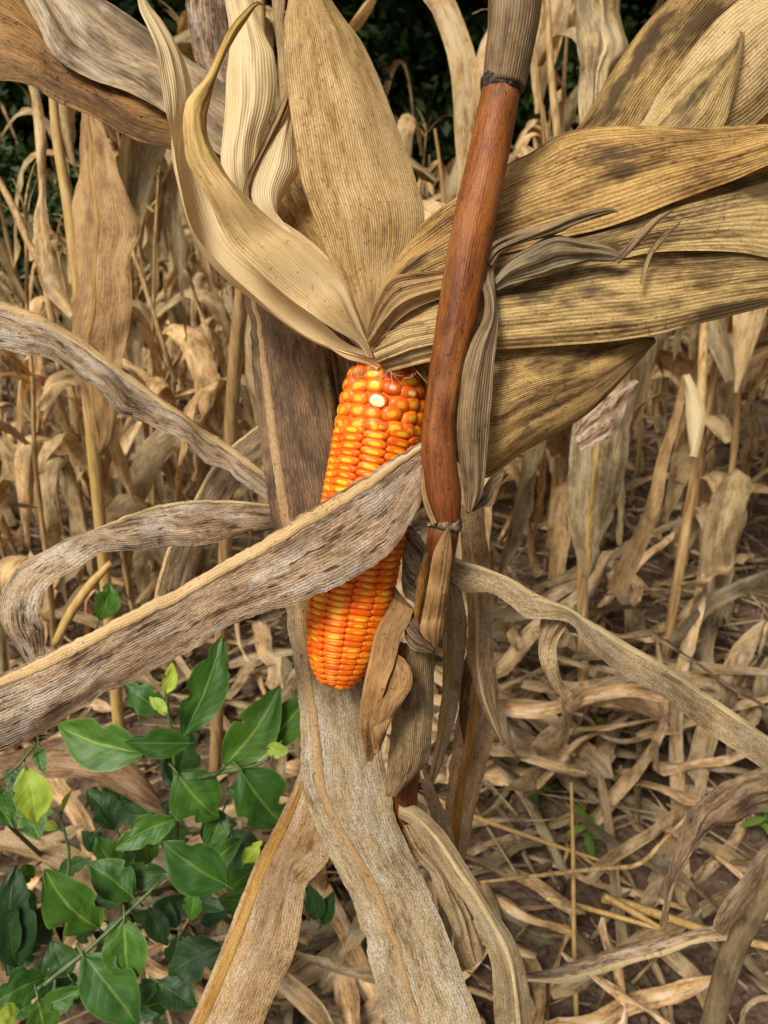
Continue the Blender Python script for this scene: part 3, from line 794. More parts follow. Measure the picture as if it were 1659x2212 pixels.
# hooked leaf
blade('leaf', plant, [(660, 1098), (575, 1088), (480, 1080), (400, 1083), (330, 1095), (250, 1120), (180, 1150), (110, 1190), (60, 1220), (20, 1265), (1, 1310), (2, 1340), (20, 1375), (50, 1412), (80, 1440)],
      [(660, 1140), (575, 1148), (530, 1150), (490, 1165), (430, 1180), (370, 1180), (310, 1190), (250, 1192), (215, 1196), (180, 1215), (140, 1240), (108, 1262), (92, 1290), (86, 1330), (92, 1370), (96, 1440)],
      [.575, .565, .548, .532, .522, .520, .525], [.58, .565, .545, .525, .505, .500, .515], 'leaf_grey', veins=20, nv=170, nu=24, rib=(.05, .0015, .0010), bulge=[.003, .005, .006, .008, .010, .006], wr=.0010, ruffle=.0040, rfreq=19, rag=.042, seed=53, label='grey leaf arching over and hooking down at its tip')
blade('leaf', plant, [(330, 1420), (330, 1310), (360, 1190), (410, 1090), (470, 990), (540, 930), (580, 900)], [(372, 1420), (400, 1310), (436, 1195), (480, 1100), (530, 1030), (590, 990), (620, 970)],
      [.66, .64, .62, .60], [.66, .64, .61, .60], 'leaf_dark', veins=18, nv=90, rib=(.08, .002, .001), bulge=.003, ruffle=.003, rag=.02, seed=54, label='dark brown leaf behind the hooked leaf')
# upright leaf behind the cob
blade('leaf', plant, [(520, 560), (530, 650), (541, 740), (551, 850), (561, 950), (575, 1050), (587, 1140), (602, 1240), (617, 1340), (634, 1430), (645, 1510), (650, 1600), (652, 1690), (676, 1770), (712, 1850), (762, 1950), (798, 2080), (828, 2190), (850, 2330)],
      [(600, 560), (650, 660), (690, 740), (722, 840), (745, 940), (770, 1050), (780, 1140), (788, 1240), (790, 1340), (792, 1430), (798, 1490), (818, 1590), (840, 1690), (858, 1775), (898, 1865), (940, 1955), (985, 2065), (1040, 2205), (1090, 2330)],
      [.552, .552, .552, .554, .548, .546, .540], [.560, .560, .558, .556, .552, .548, .540], 'leaf_long', veins=28, nv=240, nu=34, rib=([.15, .16, .16, .16, .16, .21, .36, .35, .35], .0036, .0009), ribmat='midrib_dull', bulge=[.001, .004, .005, .006, .006, .004], wr=.0009, wrk=(3, 1.2), ruffle=.0024, rfreq=13, rag=.018, seed=55, label='long upright leaf behind the cob, brown above and pale below')
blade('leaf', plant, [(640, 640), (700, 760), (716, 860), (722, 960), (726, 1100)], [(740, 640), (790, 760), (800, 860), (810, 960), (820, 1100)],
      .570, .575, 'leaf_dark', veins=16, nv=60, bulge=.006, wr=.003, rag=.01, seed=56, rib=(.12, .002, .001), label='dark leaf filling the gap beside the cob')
blade('leaf', plant, [(652, 660), (670, 720), (690, 800), (704, 880), (714, 960)], [(690, 660), (706, 720), (720, 800), (730, 880), (734, 960)],
      .556, .558, 'leaf_brown', veins=6, nv=50, nu=10, bulge=.003, seed=57, rag=.01)
# leaf falling to the lower edge
blade('leaf', plant, [(655, 1640), (645, 1672), (602, 1768), (540, 1890), (490, 2020), (450, 2120), (408, 2215), (360, 2330)], [(720, 1780), (712, 1850), (682, 1890), (660, 1918), (650, 1990), (636, 2060), (600, 2135), (568, 2215), (540, 2330)],
      [.575, .58, .575, .565, .555], [.565, .572, .57, .56, .55], 'leaf_tan', veins=24, nv=130, nu=24, rib=(.14, .0046, .0010), ribmat='midrib_orange', bulge=[.002, .005, .005, .003], wr=.0008, wrk=(3, 2), ruffle=.0022, rag=.012, seed=58, label='pale tan leaf with orange midrib falling to the lower edge')
# right leaf
blade('leaf', plant, [(940, 1170), (975, 1200), (1030, 1220), (1100, 1250), (1170, 1290), (1240, 1325), (1320, 1370), (1400, 1418), (1500, 1482), (1600, 1548), (1659, 1588), (1760, 1655)],
      [(930, 1240), (970, 1262), (1010, 1280), (1060, 1281), (1100, 1305), (1140, 1336), (1190, 1338), (1235, 1350), (1270, 1400), (1330, 1448), (1400, 1488), (1460, 1528), (1530, 1580), (1600, 1630), (1659, 1672), (1760, 1745)],
      [.500, .505, .525, .550, .575], [.500, .498, .515, .540, .57], 'leaf_tan', veins=18, nv=160, nu=22, rib=(.08, .0032, .0013), bulge=[.002, .003, .003, .002], wr=.0010, wrk=(3, 2), ruffle=.0018, rfreq=20, rag=.018, seed=59, label='long narrow leaf running out to the side with ragged edge')
blade('leaf_shred', plant, [(1168, 1336), (1164, 1380), (1172, 1430), (1190, 1470), (1212, 1494), (1232, 1502)], [(1232, 1340), (1214, 1370), (1203, 1400), (1206, 1440), (1216, 1475), (1234, 1500)],
      [.516, .520, .530], [.512, .508, .525], 'leaf_tan', veins=10, nv=60, bulge=.006, wr=.002, rag=.02, seed=60, label='torn flap curling down from the side leaf')
# hanging leaves behind the lower stalk
blade('leaf', plant, [(985, 1090), (996, 1180), (1002, 1260), (1012, 1340), (1008, 1420), (1022, 1480), (1056, 1560), (1086, 1612)], [(1044, 1090), (1056, 1180), (1064, 1260), (1066, 1340), (1067, 1420), (1070, 1500), (1080, 1560), (1088, 1610)],
      [.56, .57, .585, .60], [.55, .565, .58, .60], 'leaf_tan', veins=14, nv=90, bulge=[.004, .005, .006, .003], wr=.003, ruffle=.003, rag=.012, seed=61, rib=(.4, .0016, .001), label='pointed leaf hanging behind the lower stalk')
blade('leaf', plant, [(965, 1240), (958, 1340), (955, 1450), (948, 1560), (930, 1660), (915, 1720)], [(992, 1250), (1008, 1340), (1004, 1420), (984, 1540), (956, 1650), (920, 1725)],
      [.60, .61, .63], [.59, .60, .63], 'leaf_tan', veins=12, nv=80, bulge=.006, wr=.002, ruffle=.004, rag=.04, seed=62, rib=(.45, .003, .001), ribmat='midrib_orange', label='rust streaked leaf hanging in the shade behind the stalk')
blade('leaf', plant, [(1010, 1300), (1014, 1380), (1006, 1450), (992, 1540), (1000, 1600)], [(1060, 1285), (1056, 1350), (1040, 1420), (1020, 1500), (1003, 1600)],
      [.615, .62, .63], [.61, .61, .63], 'leaf_brown', veins=10, nv=70, bulge=.008, wr=.002, ruffle=.004, rag=.03, seed=66, label='rusty leaf tip under the side leaf')
blade('leaf', plant, [(1012, 1420), (990, 1530), (975, 1640), (962, 1740), (958, 1850), (985, 1930)], [(1072, 1440), (1078, 1540), (1050, 1660), (1024, 1760), (1008, 1850), (990, 1932)],
      [.68, .69, .71], [.67, .68, .71], 'leaf_tan', veins=14, nv=90, bulge=.008, wr=.002, ruffle=.005, rag=.04, seed=63, rib=(.45, .0045, .001), ribmat='midrib_orange', label='broad tan leaf with a rusty centre hanging low')
blade('leaf', plant, [(905, 1680), (930, 1760), (950, 1840), (945, 1930), (960, 2040)], [(925, 1676), (960, 1750), (985, 1830), (985, 1930), (975, 2045)],
      [.62, .64, .66], [.62, .64, .66], 'leaf_tan', veins=9, nv=70, nu=14, bulge=.004, wr=.002, ruffle=.004, rag=.06, seed=67)
# arching leaf below
blade('leaf', plant, [(862, 1730), (900, 1742), (955, 1790), (1002, 1860), (1050, 1935), (1082, 1985), (1115, 2040), (1140, 2120), (1152, 2230), (1160, 2330)], [(860, 1765), (895, 1790), (930, 1840), (975, 1910), (1015, 1965), (1040, 2020), (1060, 2080), (1066, 2150), (1072, 2230), (1070, 2330)],
      [.556, .560, .57, .575], [.556, .556, .56, .565], 'leaf_tan', veins=16, nv=130, nu=20, rib=(.42, .0022, .0012), bulge=.003, wr=.001, ruffle=.002, rag=.02, seed=64, label='narrow leaf arching down to the lower edge')
blade('leaf_shred', plant, [(860, 1770), (880, 1830), (920, 1880), (950, 1950), (975, 2010), (985, 2080), (1008, 2098)], [(905, 1790), (950, 1840), (985, 1900), (1010, 1960), (1030, 2010), (1044, 2050), (1040, 2066)],
      [.56, .565, .57], [.56, .57, .575], 'leaf_tan', veins=14, nv=80, bulge=.004, wr=.003, ruffle=.004, rag=.05, seed=65, label='ragged torn half of the arching leaf')
# big brown leaf top
bl = blade('leaf', plant, [(-140, -170), (-60, -120), (20, -60), (60, 0), (100, 70), (170, 120), (260, 150), (350, 170), (430, 220), (520, 300), (650, 380)],
           [(-140, 170), (-60, 172), (0, 176), (60, 186), (130, 222), (200, 252), (270, 288), (330, 315), (400, 335), (500, 370), (650, 420)],
           [.56, .555, .55, .55, .555], [.525, .525, .53, .54, .555], 'leaf_brown', veins=30, nv=140, nu=28, bulge=[.004, .008, .008, .005], wr=.003, wrk=(5, 2), ruffle=.002, rag=.006, seed=70, label='broad brown leaf speckled black in the upper corner')
blade('leaf_fold', bl, [(40, -60), (55, 0), (85, 60), (105, 105), (140, 140), (200, 172), (270, 200), (340, 240), (410, 285), (500, 350), (640, 400)],
      [(150, -60), (220, 0), (270, 30), (320, 62), (370, 95), (430, 140), (480, 180), (540, 230), (580, 270), (620, 320), (660, 380)],
      [.520, .522, .526, .534, .545], [.545, .545, .546, .55, .553], 'leaf_fold', veins=26, nv=120, nu=24, bulge=[.004, .006, .006, .003], wr=.0032, wrk=(5, 2), ruffle=.0016, rag=.008, seed=71, label='pale grey folded-over half of the broad brown leaf')

# ------------------------------------------------------------------ rows of dead corn behind
def ribbon_mesh(name, spine, side, width, veins, mat, nu=5, fold=0.3, ruffle=0.01, seed=0.0, rag=.05):
    """blade along a spine in local space; side = unit vectors across, fold lifts the edges"""
    n = len(spine)
    T = np.gradient(spine, axis=0)
    T /= np.maximum(np.linalg.norm(T, axis=1), 1e-9)[:, None]
    s = np.concatenate([[0], np.cumsum(np.linalg.norm(np.diff(spine, axis=0), axis=1))])
    V, mm, vv = [], [], []
    for i in range(n):
        S = side[i] - T[i] * side[i].dot(T[i])
        S /= max(np.linalg.norm(S), 1e-9)
        Nn = np.cross(S, T[i])
        for j in range(nu):
            q = -1 + 2 * j / (nu - 1)
            w = width[i] / 2
            jag = 1 + (rag * (ns(s[i] * 40, seed + 5 * np.sign(q)) + .7 * ns(s[i] * 120, seed + 9 * np.sign(q))) if abs(q) > .9 else 0)
            off = abs(q) * fold * w + ruffle * abs(q) ** 2 * ns(s[i] * 14, seed + (3 if q > 0 else 7)) * 1.6 + .25 * ruffle * ns(s[i] * 20, q * 2 + seed)
            V.append(spine[i] + S * q * w * jag + Nn * off)
            mm.append(((q * .5 + .5) * width.max(), s[i]))
            vv.append(((q * .5 + .5) * veins, s[i]))
    me = mesh(name, V, grid_faces(n, nu), {'mm': mm, 'vein': vv})
    me.materials.append(mat)
    return me


def droop(rnd, length, wmax, az, el0, bend, z0, r0=.01, nv=26, hang=-84):
    """dead leaf that leaves the stalk upwards, breaks over and hangs"""
    ds = length / (nv - 1)
    p = np.array([math.cos(az) * r0, math.sin(az) * r0, z0])
    pts, sides = [p], []
    tw, tw_rate = rnd.uniform(-.3, .3), rnd.uniform(-2.4, 2.4) / length
    azd = rnd.uniform(-.6, .6) / length
    sharp = rnd.uniform(.03, .10)
    sd = rnd.uniform(0, 99)
    for i in range(nv):
        f = i / (nv - 1)
        k = 1 / (1 + math.exp(-(f - bend) / sharp))
        el = R(el0 * (1 - k) + hang * k) + .16 * ns(f * 4, sd)
        a = az + azd * ds * i + .25 * ns(f * 3, sd + 9)
        d = np.array([math.cos(a) * math.cos(el), math.sin(a) * math.cos(el), math.sin(el)])
        h = np.array([-math.sin(a), math.cos(a), 0])
        v = np.cross(h, d)
        t_ = tw + tw_rate * ds * i + .5 * ns(f * 3.5, sd + 20)
        sides.append(h * math.cos(t_) + v * math.sin(t_))
        if i < nv - 1:
            pts.append(pts[-1] + d * ds)
    x = np.linspace(0, 1, nv)
    w = wmax * np.minimum(1, .45 + 2.2 * x) * np.clip((1 - x) * 2.4, 0.03, 1) ** .8
    return np.array(pts), np.array(sides), w


def proto_plant(k):
    rnd = random.Random(100 + k)
    h = rnd.uniform(1.15, 1.75)
    lean = np.array([rnd.uniform(-.12, .12), rnd.uniform(-.12, .12), 0])
    zs = np.linspace(-.04, h, 15)
    sp = np.array([lean * max(z / h, 0) ** 1.5 * h + np.array([.012 * ns(z * 3, k), .012 * ns(z * 3, k + 9), z]) for z in zs])
    parts = []
    nn = rnd.randint(12, 15)
    sp2 = cr(sp, 40)
    rr = np.array([.0095 * (1 - .62 * i / 39) for i in range(40)])
    for q in range(nn):
        i = int((q + .6) / nn * 38)
        rr[i] *= 1.22
    V, Fc = [], grid_faces(40, 8, True)
    for p, r in zip(sp2, rr):
        for j in range(8):
            a = j * math.pi / 4
            V.append((p[0] + r * math.cos(a), p[1] + r * math.sin(a), p[2]))
    me = mesh('stalk', V, Fc)
    me.materials.append(M['bg_stalk'])
    parts.append(('stalk', me))
    az = rnd.uniform(0, 6.28)
    for q in range(nn):
        z = .12 + (h - .2) * (q + .5) / nn
        b = np.array([np.interp(z, sp2[:, 2], sp2[:, c]) for c in range(3)])
        az += math.pi + rnd.uniform(-.5, .5)
        L = rnd.uniform(.5, 1.0) * (1 - .25 * abs(q / nn - .5))
        pts, sd, w = droop(rnd, L, rnd.choice([rnd.uniform(.022, .04), rnd.uniform(.05, .09), rnd.uniform(.05, .09)]), az, rnd.uniform(30, 75), rnd.uniform(.08, .42), 0, hang=rnd.uniform(-89, -74))
        pts = pts + b
        lo = pts[:, 2] < .015
        pts[lo, 2] = .015 + .01 * np.arange(lo.sum()) / 10
        parts.append(('leaf', ribbon_mesh('leaf', pts, sd, w, 14, M['bg_leaf'], fold=rnd.uniform(.1, .9), ruffle=.012, seed=k * 31 + q)))
    if k % 3 != 2:                                  # tassel
        V, Fc = [], []
        top = sp2[-1]
        for q in range(rnd.randint(5, 8)):
            a, el, L = rnd.uniform(0, 6.28), R(rnd.uniform(25, 85)), rnd.uniform(.10, .2)
            p = top - np.array([0, 0, rnd.uniform(0, .05)])
            bse = len(V)
            for i in range(7):
                f = i / 6
                e2 = el - f * rnd.uniform(.5, 1.1)
                r = .0028 * (1 - .7 * f)
                for j in range(3):
                    b = j * 2.094
                    V.append((p[0] + r * math.cos(b), p[1] + r * math.sin(b), p[2] + r * .5 * math.sin(b)))
                p = p + np.array([math.cos(a) * math.cos(e2), math.sin(a) * math.cos(e2), math.sin(e2)]) * L / 6
            Fc += [tuple(bse + v for v in f_) for f_ in grid_faces(7, 3, True)]
        me = mesh('tassel', V, Fc)
        me.materials.append(M['bg_stalk'])
        parts.append(('tassel', me))
    if k % 2 == 0:                                  # dry ear still in its husk
        z = h * rnd.uniform(.45, .6)
        b = np.array([np.interp(z, sp2[:, 2], sp2[:, c]) for c in range(3)])
        a = rnd.uniform(0, 6.28)
        dirv = np.array([math.cos(a) * .45, math.sin(a) * .45, -.9])
        V, mm, vv = [], [], []
        for i in range(14):
            f = i / 13
            r = .024 * math.sin(math.pi * min(1, .12 + f * .88)) ** .6 * (1 - .35 * f) + .002
            c = b + np.array([math.cos(a), math.sin(a), 0]) * .03 + dirv * .21 * f
            for j in range(12):
                th = j * math.pi / 6
                rr_ = r * (1 + .12 * ns(math.cos(th) * 2, math.sin(th) * 2, f * 3 + k))
                V.append(c + rr_ * (math.cos(th) * np.array([-math.sin(a), math.cos(a), 0]) + math.sin(th) * np.array([math.cos(a) * .9, math.sin(a) * .9, .45])))
                mm.append((abs(j - 6) * .012, f * .2))
                vv.append((abs(j - 6) * 2.0, f))
        me = mesh('husked_ear', V, grid_faces(14, 12, True), {'mm': mm, 'vein': vv})
        me.materials.append(M['bg_leaf'])
        parts.append(('husked_ear', me))
    return parts, h


PROTO = [proto_plant(k) for k in range(12)]


def place_plant(k, x, y, rz, sc, label, group):
    parts, h = PROTO[k % len(PROTO)]
    root = bpy.data.objects.new('corn_plant', None)
    root.empty_display_size = .02
    root['_local'] = 1
    COL.objects.link(root)
    root.location = (x, y, 0)
    root.rotation_euler = (0, 0, rz)
    root.scale = (sc, sc, sc)
    tag(root, label, 'corn plant', group)
    for nm, me in parts:
        o = bpy.data.objects.new(nm, me)
        COL.objects.link(o)
        o.parent = root
    return root


rng = random.Random(21)
ROWS = [(-3.6, 2.6), (-2.9, 2.2), (-2.2, 1.8), (-1.6, 1.5), (-1.1, 1.35), (-.62, 1.3), (-.25, 1.5), (.2, 2.0), (.55, 1.9), (.95, 1.7), (1.4, 1.9), (1.9, 2.1), (2.5, 2.4), (3.2, 3.0)]
kk = 0
INROW = []
for rx, y0 in ROWS:
    y = y0 + rng.uniform(0, .15)
    while y < 6.6:
        d = y * math.cos(PITCH) + 1.15 * math.sin(PITCH)
        x = rx + rng.uniform(-.10, .10)
        if abs(x) < .50 * d + .55 and not (-.1 <= x <= .45 and y > 3 and rng.random() < .7):
            scl = rng.uniform(.85, 1.12)
            if x < -.25 and rng.random() < .86:      # collapsed and low
                scl = (.72 if y < 2.2 else .52) * rng.uniform(.8, 1.15)
            if x > .45 and y > 2.6: scl *= .8
            if -.3 < x < 1.2 and y > 2.4 and rng.random() < .75: scl *= .7
            if x < -.1:
                tall = scl > .8
                lab = ('tall dry corn plant standing above its neighbours left of the ear' if tall else
                       ('low broken corn plant near the hooked and slanting leaves' if y < 2.1 else
                        ('low dry corn plant in the middle rows left of the ear' if y < 3.8 else 'low dry corn plant in the far left rows before the trees')))
                grp = 'tall corn on the left' if tall else ('near left rows' if y < 2.1 else ('middle left rows' if y < 3.8 else 'far left rows'))
            elif x > .45:
                lab = ('dry corn plant standing over the litter right of the stalk' if y < 2.5 else
                       ('dry corn plant in the middle rows under the brown husks' if y < 4 else 'dry corn plant in the far rows under the brown husks'))
                grp = 'near right rows' if y < 2.5 else ('middle right rows' if y < 4 else 'far right rows')
            else:
                lab, grp = 'dry corn plant behind the wide husk against the dark trees', 'corn behind the wide husk'
            INROW.append((grp, x / d, place_plant(kk * 5 + rng.randint(0, 3), x, y, rng.uniform(0, 6.28), scl, lab, grp)))
            kk += 1
        y += rng.uniform(.20, .34)

ORD = 'leftmost|second|third|fourth|fifth|sixth|seventh|eighth|ninth|tenth|eleventh|twelfth|thirteenth|fourteenth|fifteenth|sixteenth|seventeenth|eighteenth|nineteenth|twentieth'.split('|')
for grp, what in (('near left rows', 'low broken corn plants near the hooked leaf'), ('near right rows', 'corn plants standing over the litter'), ('tall corn on the left', 'tall dry corn plants left of the ear'), ('corn behind the wide husk', 'corn plants behind the wide husk')):
    for i, (_, _, o) in enumerate(sorted((q for q in INROW if q[0] == grp), key=lambda q: q[1])):
        if i < len(ORD):
            o['label'] = (ORD[i] + (' of the ' if i == 0 else ' from the left of the ')) + what

# ------------------------------------------------------------------ near neighbours one can pick out
def hero_plant(label, bx, by=None, y=None):
    g = ground_at(bx, by)
    e = empty('corn_plant', g, label, 'corn plant')
    return e, g


n1, g = hero_plant('corn plant with one wide speckled leaf hanging from a yellow stalk', 215, 1500)
g = np.array(P(215, 1400, 1.45)); g[2] = -.02
tube('stalk', [P(112, 150, 1.05), P(122, 290, 1.07), P(150, 460, 1.10), P(172, 640, 1.14), P(195, 900, 1.22), g], [.006, .009, .010, .010, .011, .012], M['straw'], n1, nseg=10, nv=50, ridges=.05)
blade('leaf', n1, [(178, 232), (172, 290), (166, 380), (160, 480), (163, 600), (158, 700), (160, 800), (185, 900), (215, 980)], [(205, 232), (226, 280), (250, 350), (288, 455), (301, 492), (284, 570), (286, 650), (272, 740), (262, 850), (250, 930), (222, 985)],
      [1.02, 1.0, 1.0, 1.02, 1.05], [1.02, .99, .98, 1.0, 1.05], 'sheath_light', veins=22, nv=120, bulge=[.004, .012, .012, .008], wr=.004, ruffle=.006, rag=.008, seed=81, rib=(.42, .004, .002), ribmat='midrib_orange', label='wide tan leaf speckled brown with a rusty centre')
blade('leaf', n1, [(60, 180), (72, 260), (78, 340), (84, 420), (72, 470), (76, 540), (90, 620), (150, 690)], [(80, 180), (96, 260), (100, 340), (100, 420), (106, 480), (112, 540), (130, 600), (165, 680)], 1.15, 1.15, 'bg_leaf', veins=10, nv=60, nu=12, bulge=.006, ruffle=.004, seed=82)
n2, g = hero_plant('grey corn leaf and stalk rising behind the tall pale husk', 440, 1500)
g = np.array(P(440, 1500, 1.5)); g[2] = -.02
tube('stalk', [P(560, -80, .92), P(560, 200, .95), P(540, 500, 1.0), P(500, 900, 1.15), g], [.007, .010, .010, .011, .012], M['bg_stalk'], n2, nseg=10, nv=40)
blade('leaf', n2, [(405, -60), (400, 0), (403, 40), (412, 100), (430, 150), (460, 200), (480, 260)], [(490, -60), (488, 0), (492, 40), (498, 100), (505, 150), (520, 200), (525, 260)], .80, .82, 'leaf_grey', veins=14, nv=60, bulge=.004, ruffle=.004, seed=84, rag=.02)
blade('leaf', n2, [(585, -40), (590, 40), (600, 120), (605, 200), (618, 300)], [(612, -40), (612, 40), (622, 120), (628, 200), (632, 300)], .62, .62, 'sheath_light', veins=6, nv=40, nu=10, bulge=.003, seed=85)
n3, g = hero_plant('corn plant with a pale leaf and yellow midrib behind the brown husks', 1300, 1400)
g = np.array(P(1290, 1400, 1.6)); g[2] = -.02
tube('stalk', [P(1180, -60, 1.2), P(1190, 150, 1.22), P(1215, 400, 1.26), P(1250, 800, 1.4), g], [.005, .007, .009, .011, .012], M['bg_stalk'], n3, nseg=10, nv=40)
blade('leaf', n3, [(1230, -60), (1234, 0), (1240, 60), (1246, 130), (1250, 200), (1254, 280), (1240, 380)], [(1352, -60), (1342, 0), (1352, 60), (1362, 105), (1330, 150), (1310, 220), (1285, 300), (1260, 380)], .85, .86, 'bg_leaf', veins=16, nv=80, bulge=.006, wr=.004, ruffle=.006, rag=.02, seed=86, rib=(.5, .0028, .0015), label='pale crinkled leaf with yellow midrib')
blade('leaf', n3, [(1235, 840), (1238, 900), (1230, 980), (1225, 1050), (1228, 1130), (1245, 1200), (1262, 1250)], [(1372, 830), (1362, 900), (1352, 980), (1340, 1060), (1310, 1150), (1290, 1220), (1268, 1252)], 1.25, 1.25, 'bg_leaf', veins=18, nv=80, bulge=.012, wr=.005, ruffle=.008, rag=.02, seed=87, rib=(.45, .005, .002), ribmat='midrib_orange')
blade('leaf', n3, [(1240, 935), (1262, 900), (1300, 862), (1350, 828), (1372, 820)], [(1252, 978), (1290, 960), (1335, 930), (1352, 880), (1380, 830)], 1.1, 1.1, 'leaf_grey', veins=12, nv=50, bulge=.006, wr=.004, ruffle=.006, rag=.04, seed=88, label='torn pale grey leaf end')
n4, g = hero_plant('corn plant with a cream bent leaf tip at its yellow joint', 1480, 1350)
g = np.array(P(1440, 1420, 1.75)); g[2] = -.02
tube('stalk', [P(1530, 480, 1.55), P(1508, 960, 1.6), P(1480, 1150, 1.66), g], [.006, .010, .011, .012], M['bg_stalk'], n4, nseg=10, nv=40)
blade('leaf', n4, [(1475, 812), (1480, 850), (1482, 900), (1486, 940), (1492, 985)], [(1490, 808), (1510, 850), (1524, 890), (1518, 940), (1506, 988)], 1.55, 1.54, 'husk_pale', veins=8, nv=40, nu=10, bulge=.012, seed=89, label='cream bent leaf tip')
blade('leaf', n4, [(1475, 812), (1450, 900), (1420, 1000), (1390, 1100), (1350, 1190), (1310, 1270)], [(1485, 812), (1470, 900), (1445, 1000), (1425, 1100), (1390, 1200), (1350, 1290)], 1.58, 1.56, 'sheath_light', veins=10, nv=60, nu=10, bulge=.006, ruffle=.006, seed=90)
n5, g = hero_plant('broken corn stalk leaning in the lower corner with grey leaves', 1560, 2240)
g = np.array(P(1515, 2330, .98)); g[2] = -.02
tube('stalk', [P(1680, 1850, .86), P(1640, 1940, .88), P(1590, 2040, .92), P(1560, 2130, .95), g], [.013, .0135, .0135, .014, .015], M['sheath'], n5, nseg=14, nv=40, ridges=.08)
blade('leaf', n5, [(1585, 1990), (1520, 2000), (1430, 2020), (1360, 2040), (1290, 2060), (1220, 2085), (1130, 2110)], [(1570, 2030), (1510, 2040), (1430, 2065), (1360, 2085), (1290, 2105), (1220, 2120), (1130, 2125)], .92, .90, 'leaf_grey', veins=14, nv=90, bulge=.006, ruffle=.007, rag=.05, seed=91, rib=(.9, .0025, .0012), label='grey leaf lying out level from the broken stalk')
blade('leaf', n5, [(1720, 1780), (1640, 1840), (1600, 1890), (1560, 1960), (1540, 2005)], [(1740, 1880), (1680, 1900), (1640, 1930), (1600, 1980), (1560, 2012)], .86, .88, 'leaf_dark', veins=14, nv=60, bulge=.008, ruffle=.008, rag=.04, seed=92)
blade('leaf', n5, [(1740, 1640), (1640, 1655), (1560, 1690), (1500, 1740), (1470, 1800), (1440, 1900), (1425, 2000)], [(1740, 1730), (1640, 1745), (1590, 1775), (1540, 1790), (1500, 1850), (1460, 1910), (1440, 2005)], .86, .86, 'leaf_dark', veins=16, nv=90, bulge=[.004, .010, .008, .002], wr=.005, ruffle=.010, rag=.07, seed=93, label='ragged brown leaf curling over the litter')
n6, g = hero_plant('dark brown corn leaf lying behind the green shrub', 150, 1700)
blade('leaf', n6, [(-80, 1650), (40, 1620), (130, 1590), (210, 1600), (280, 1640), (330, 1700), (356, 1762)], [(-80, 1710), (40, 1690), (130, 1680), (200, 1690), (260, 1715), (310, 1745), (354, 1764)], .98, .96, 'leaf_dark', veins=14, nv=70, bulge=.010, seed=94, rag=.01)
blade('leaf', n6, [(-60, 1790), (60, 1800), (180, 1840), (240, 1900), (280, 1990), (310, 2090), (330, 2230)], [(-60, 1830), (40, 1850), (140, 1890), (215, 1960), (250, 2040), (265, 2120), (280, 2230)], 1.0, 1.0, 'leaf_tan', veins=14, nv=80, bulge=.008, ruffle=.006, seed=95, rag=.02)
g = np.array(P(-60, 1900, 1.1)); g[2] = -.02
tube('stalk', [P(-150, 1200, .95), P(-120, 1600, 1.0), g], [.010, .011, .012], M['bg_stalk'], n6, nseg=10, nv=30)

# ------------------------------------------------------------------ fallen leaves and straw on the soil
def proto_litter(k):
    rnd = random.Random(300 + k)
    L, w = rnd.uniform(.18, .55), rnd.choice([rnd.uniform(.008, .018), rnd.uniform(.016, .038)])
    n = 18
    p, a, el = np.zeros(3), 0.0, rnd.uniform(-.2, .3)
    pts, sd = [], []
    tw, tr = rnd.uniform(-.5, .5), rnd.choice([rnd.uniform(-.5, .5), rnd.uniform(-2.4, 2.4)])
    bendy = rnd.choice([.25, .4, .8])
    s0 = rnd.uniform(0, 90)
    for i in range(n):
        f = i / (n - 1)
        a = bendy * ns(f * 2.2, s0) * 1.6
        e = (.2 + .5 * bendy) * ns(f * 2.0, s0 + 30)
        d = np.array([math.cos(a) * math.cos(e), math.sin(a) * math.cos(e), math.sin(e)])
        pts.append(p.copy())
        p = p + d * L / (n - 1)
        h = np.array([-math.sin(a), math.cos(a), 0])
        v = np.cross(d, h)
        t_ = tw + tr * f
        sd.append(h * math.cos(t_) + v * math.sin(t_))
    pts = np.array(pts)
    pts -= pts.mean(0)
    pts[:, 2] *= .7
    x = np.linspace(0, 1, n)
    ww = w * np.clip(.5 + 8 * x, 0, 1) * np.clip((1 - x) * rnd.choice([4, 12, 40, 80]) + .08, 0, 1)
    me = ribbon_mesh('fallen_leaf', pts, np.array(sd), ww, 10, M['litter'], nu=5, fold=rnd.uniform(0, .8), ruffle=.008, seed=k * 7, rag=.16)
    zmin = min(v.co.z for v in me.vertices)
    return me, -zmin


PL = [proto_litter(k) for k in range(26)]
rl = random.Random(77)


def litter_at(x, y, z, rz, tilt, sc, where):
    me, dz = PL[rl.randrange(len(PL))]
    o = bpy.data.objects.new('fallen_leaf', me)
    COL.objects.link(o)
    o.location = (x, y, z + dz * sc * .6)
    o.rotation_euler = (rl.uniform(-tilt, tilt), rl.uniform(-tilt, tilt), rz)
    o.scale = (sc, sc, sc)
    return tag(o, 'dry corn leaf fallen among others ' + where, 'fallen leaf', 'fallen leaves ' + where)


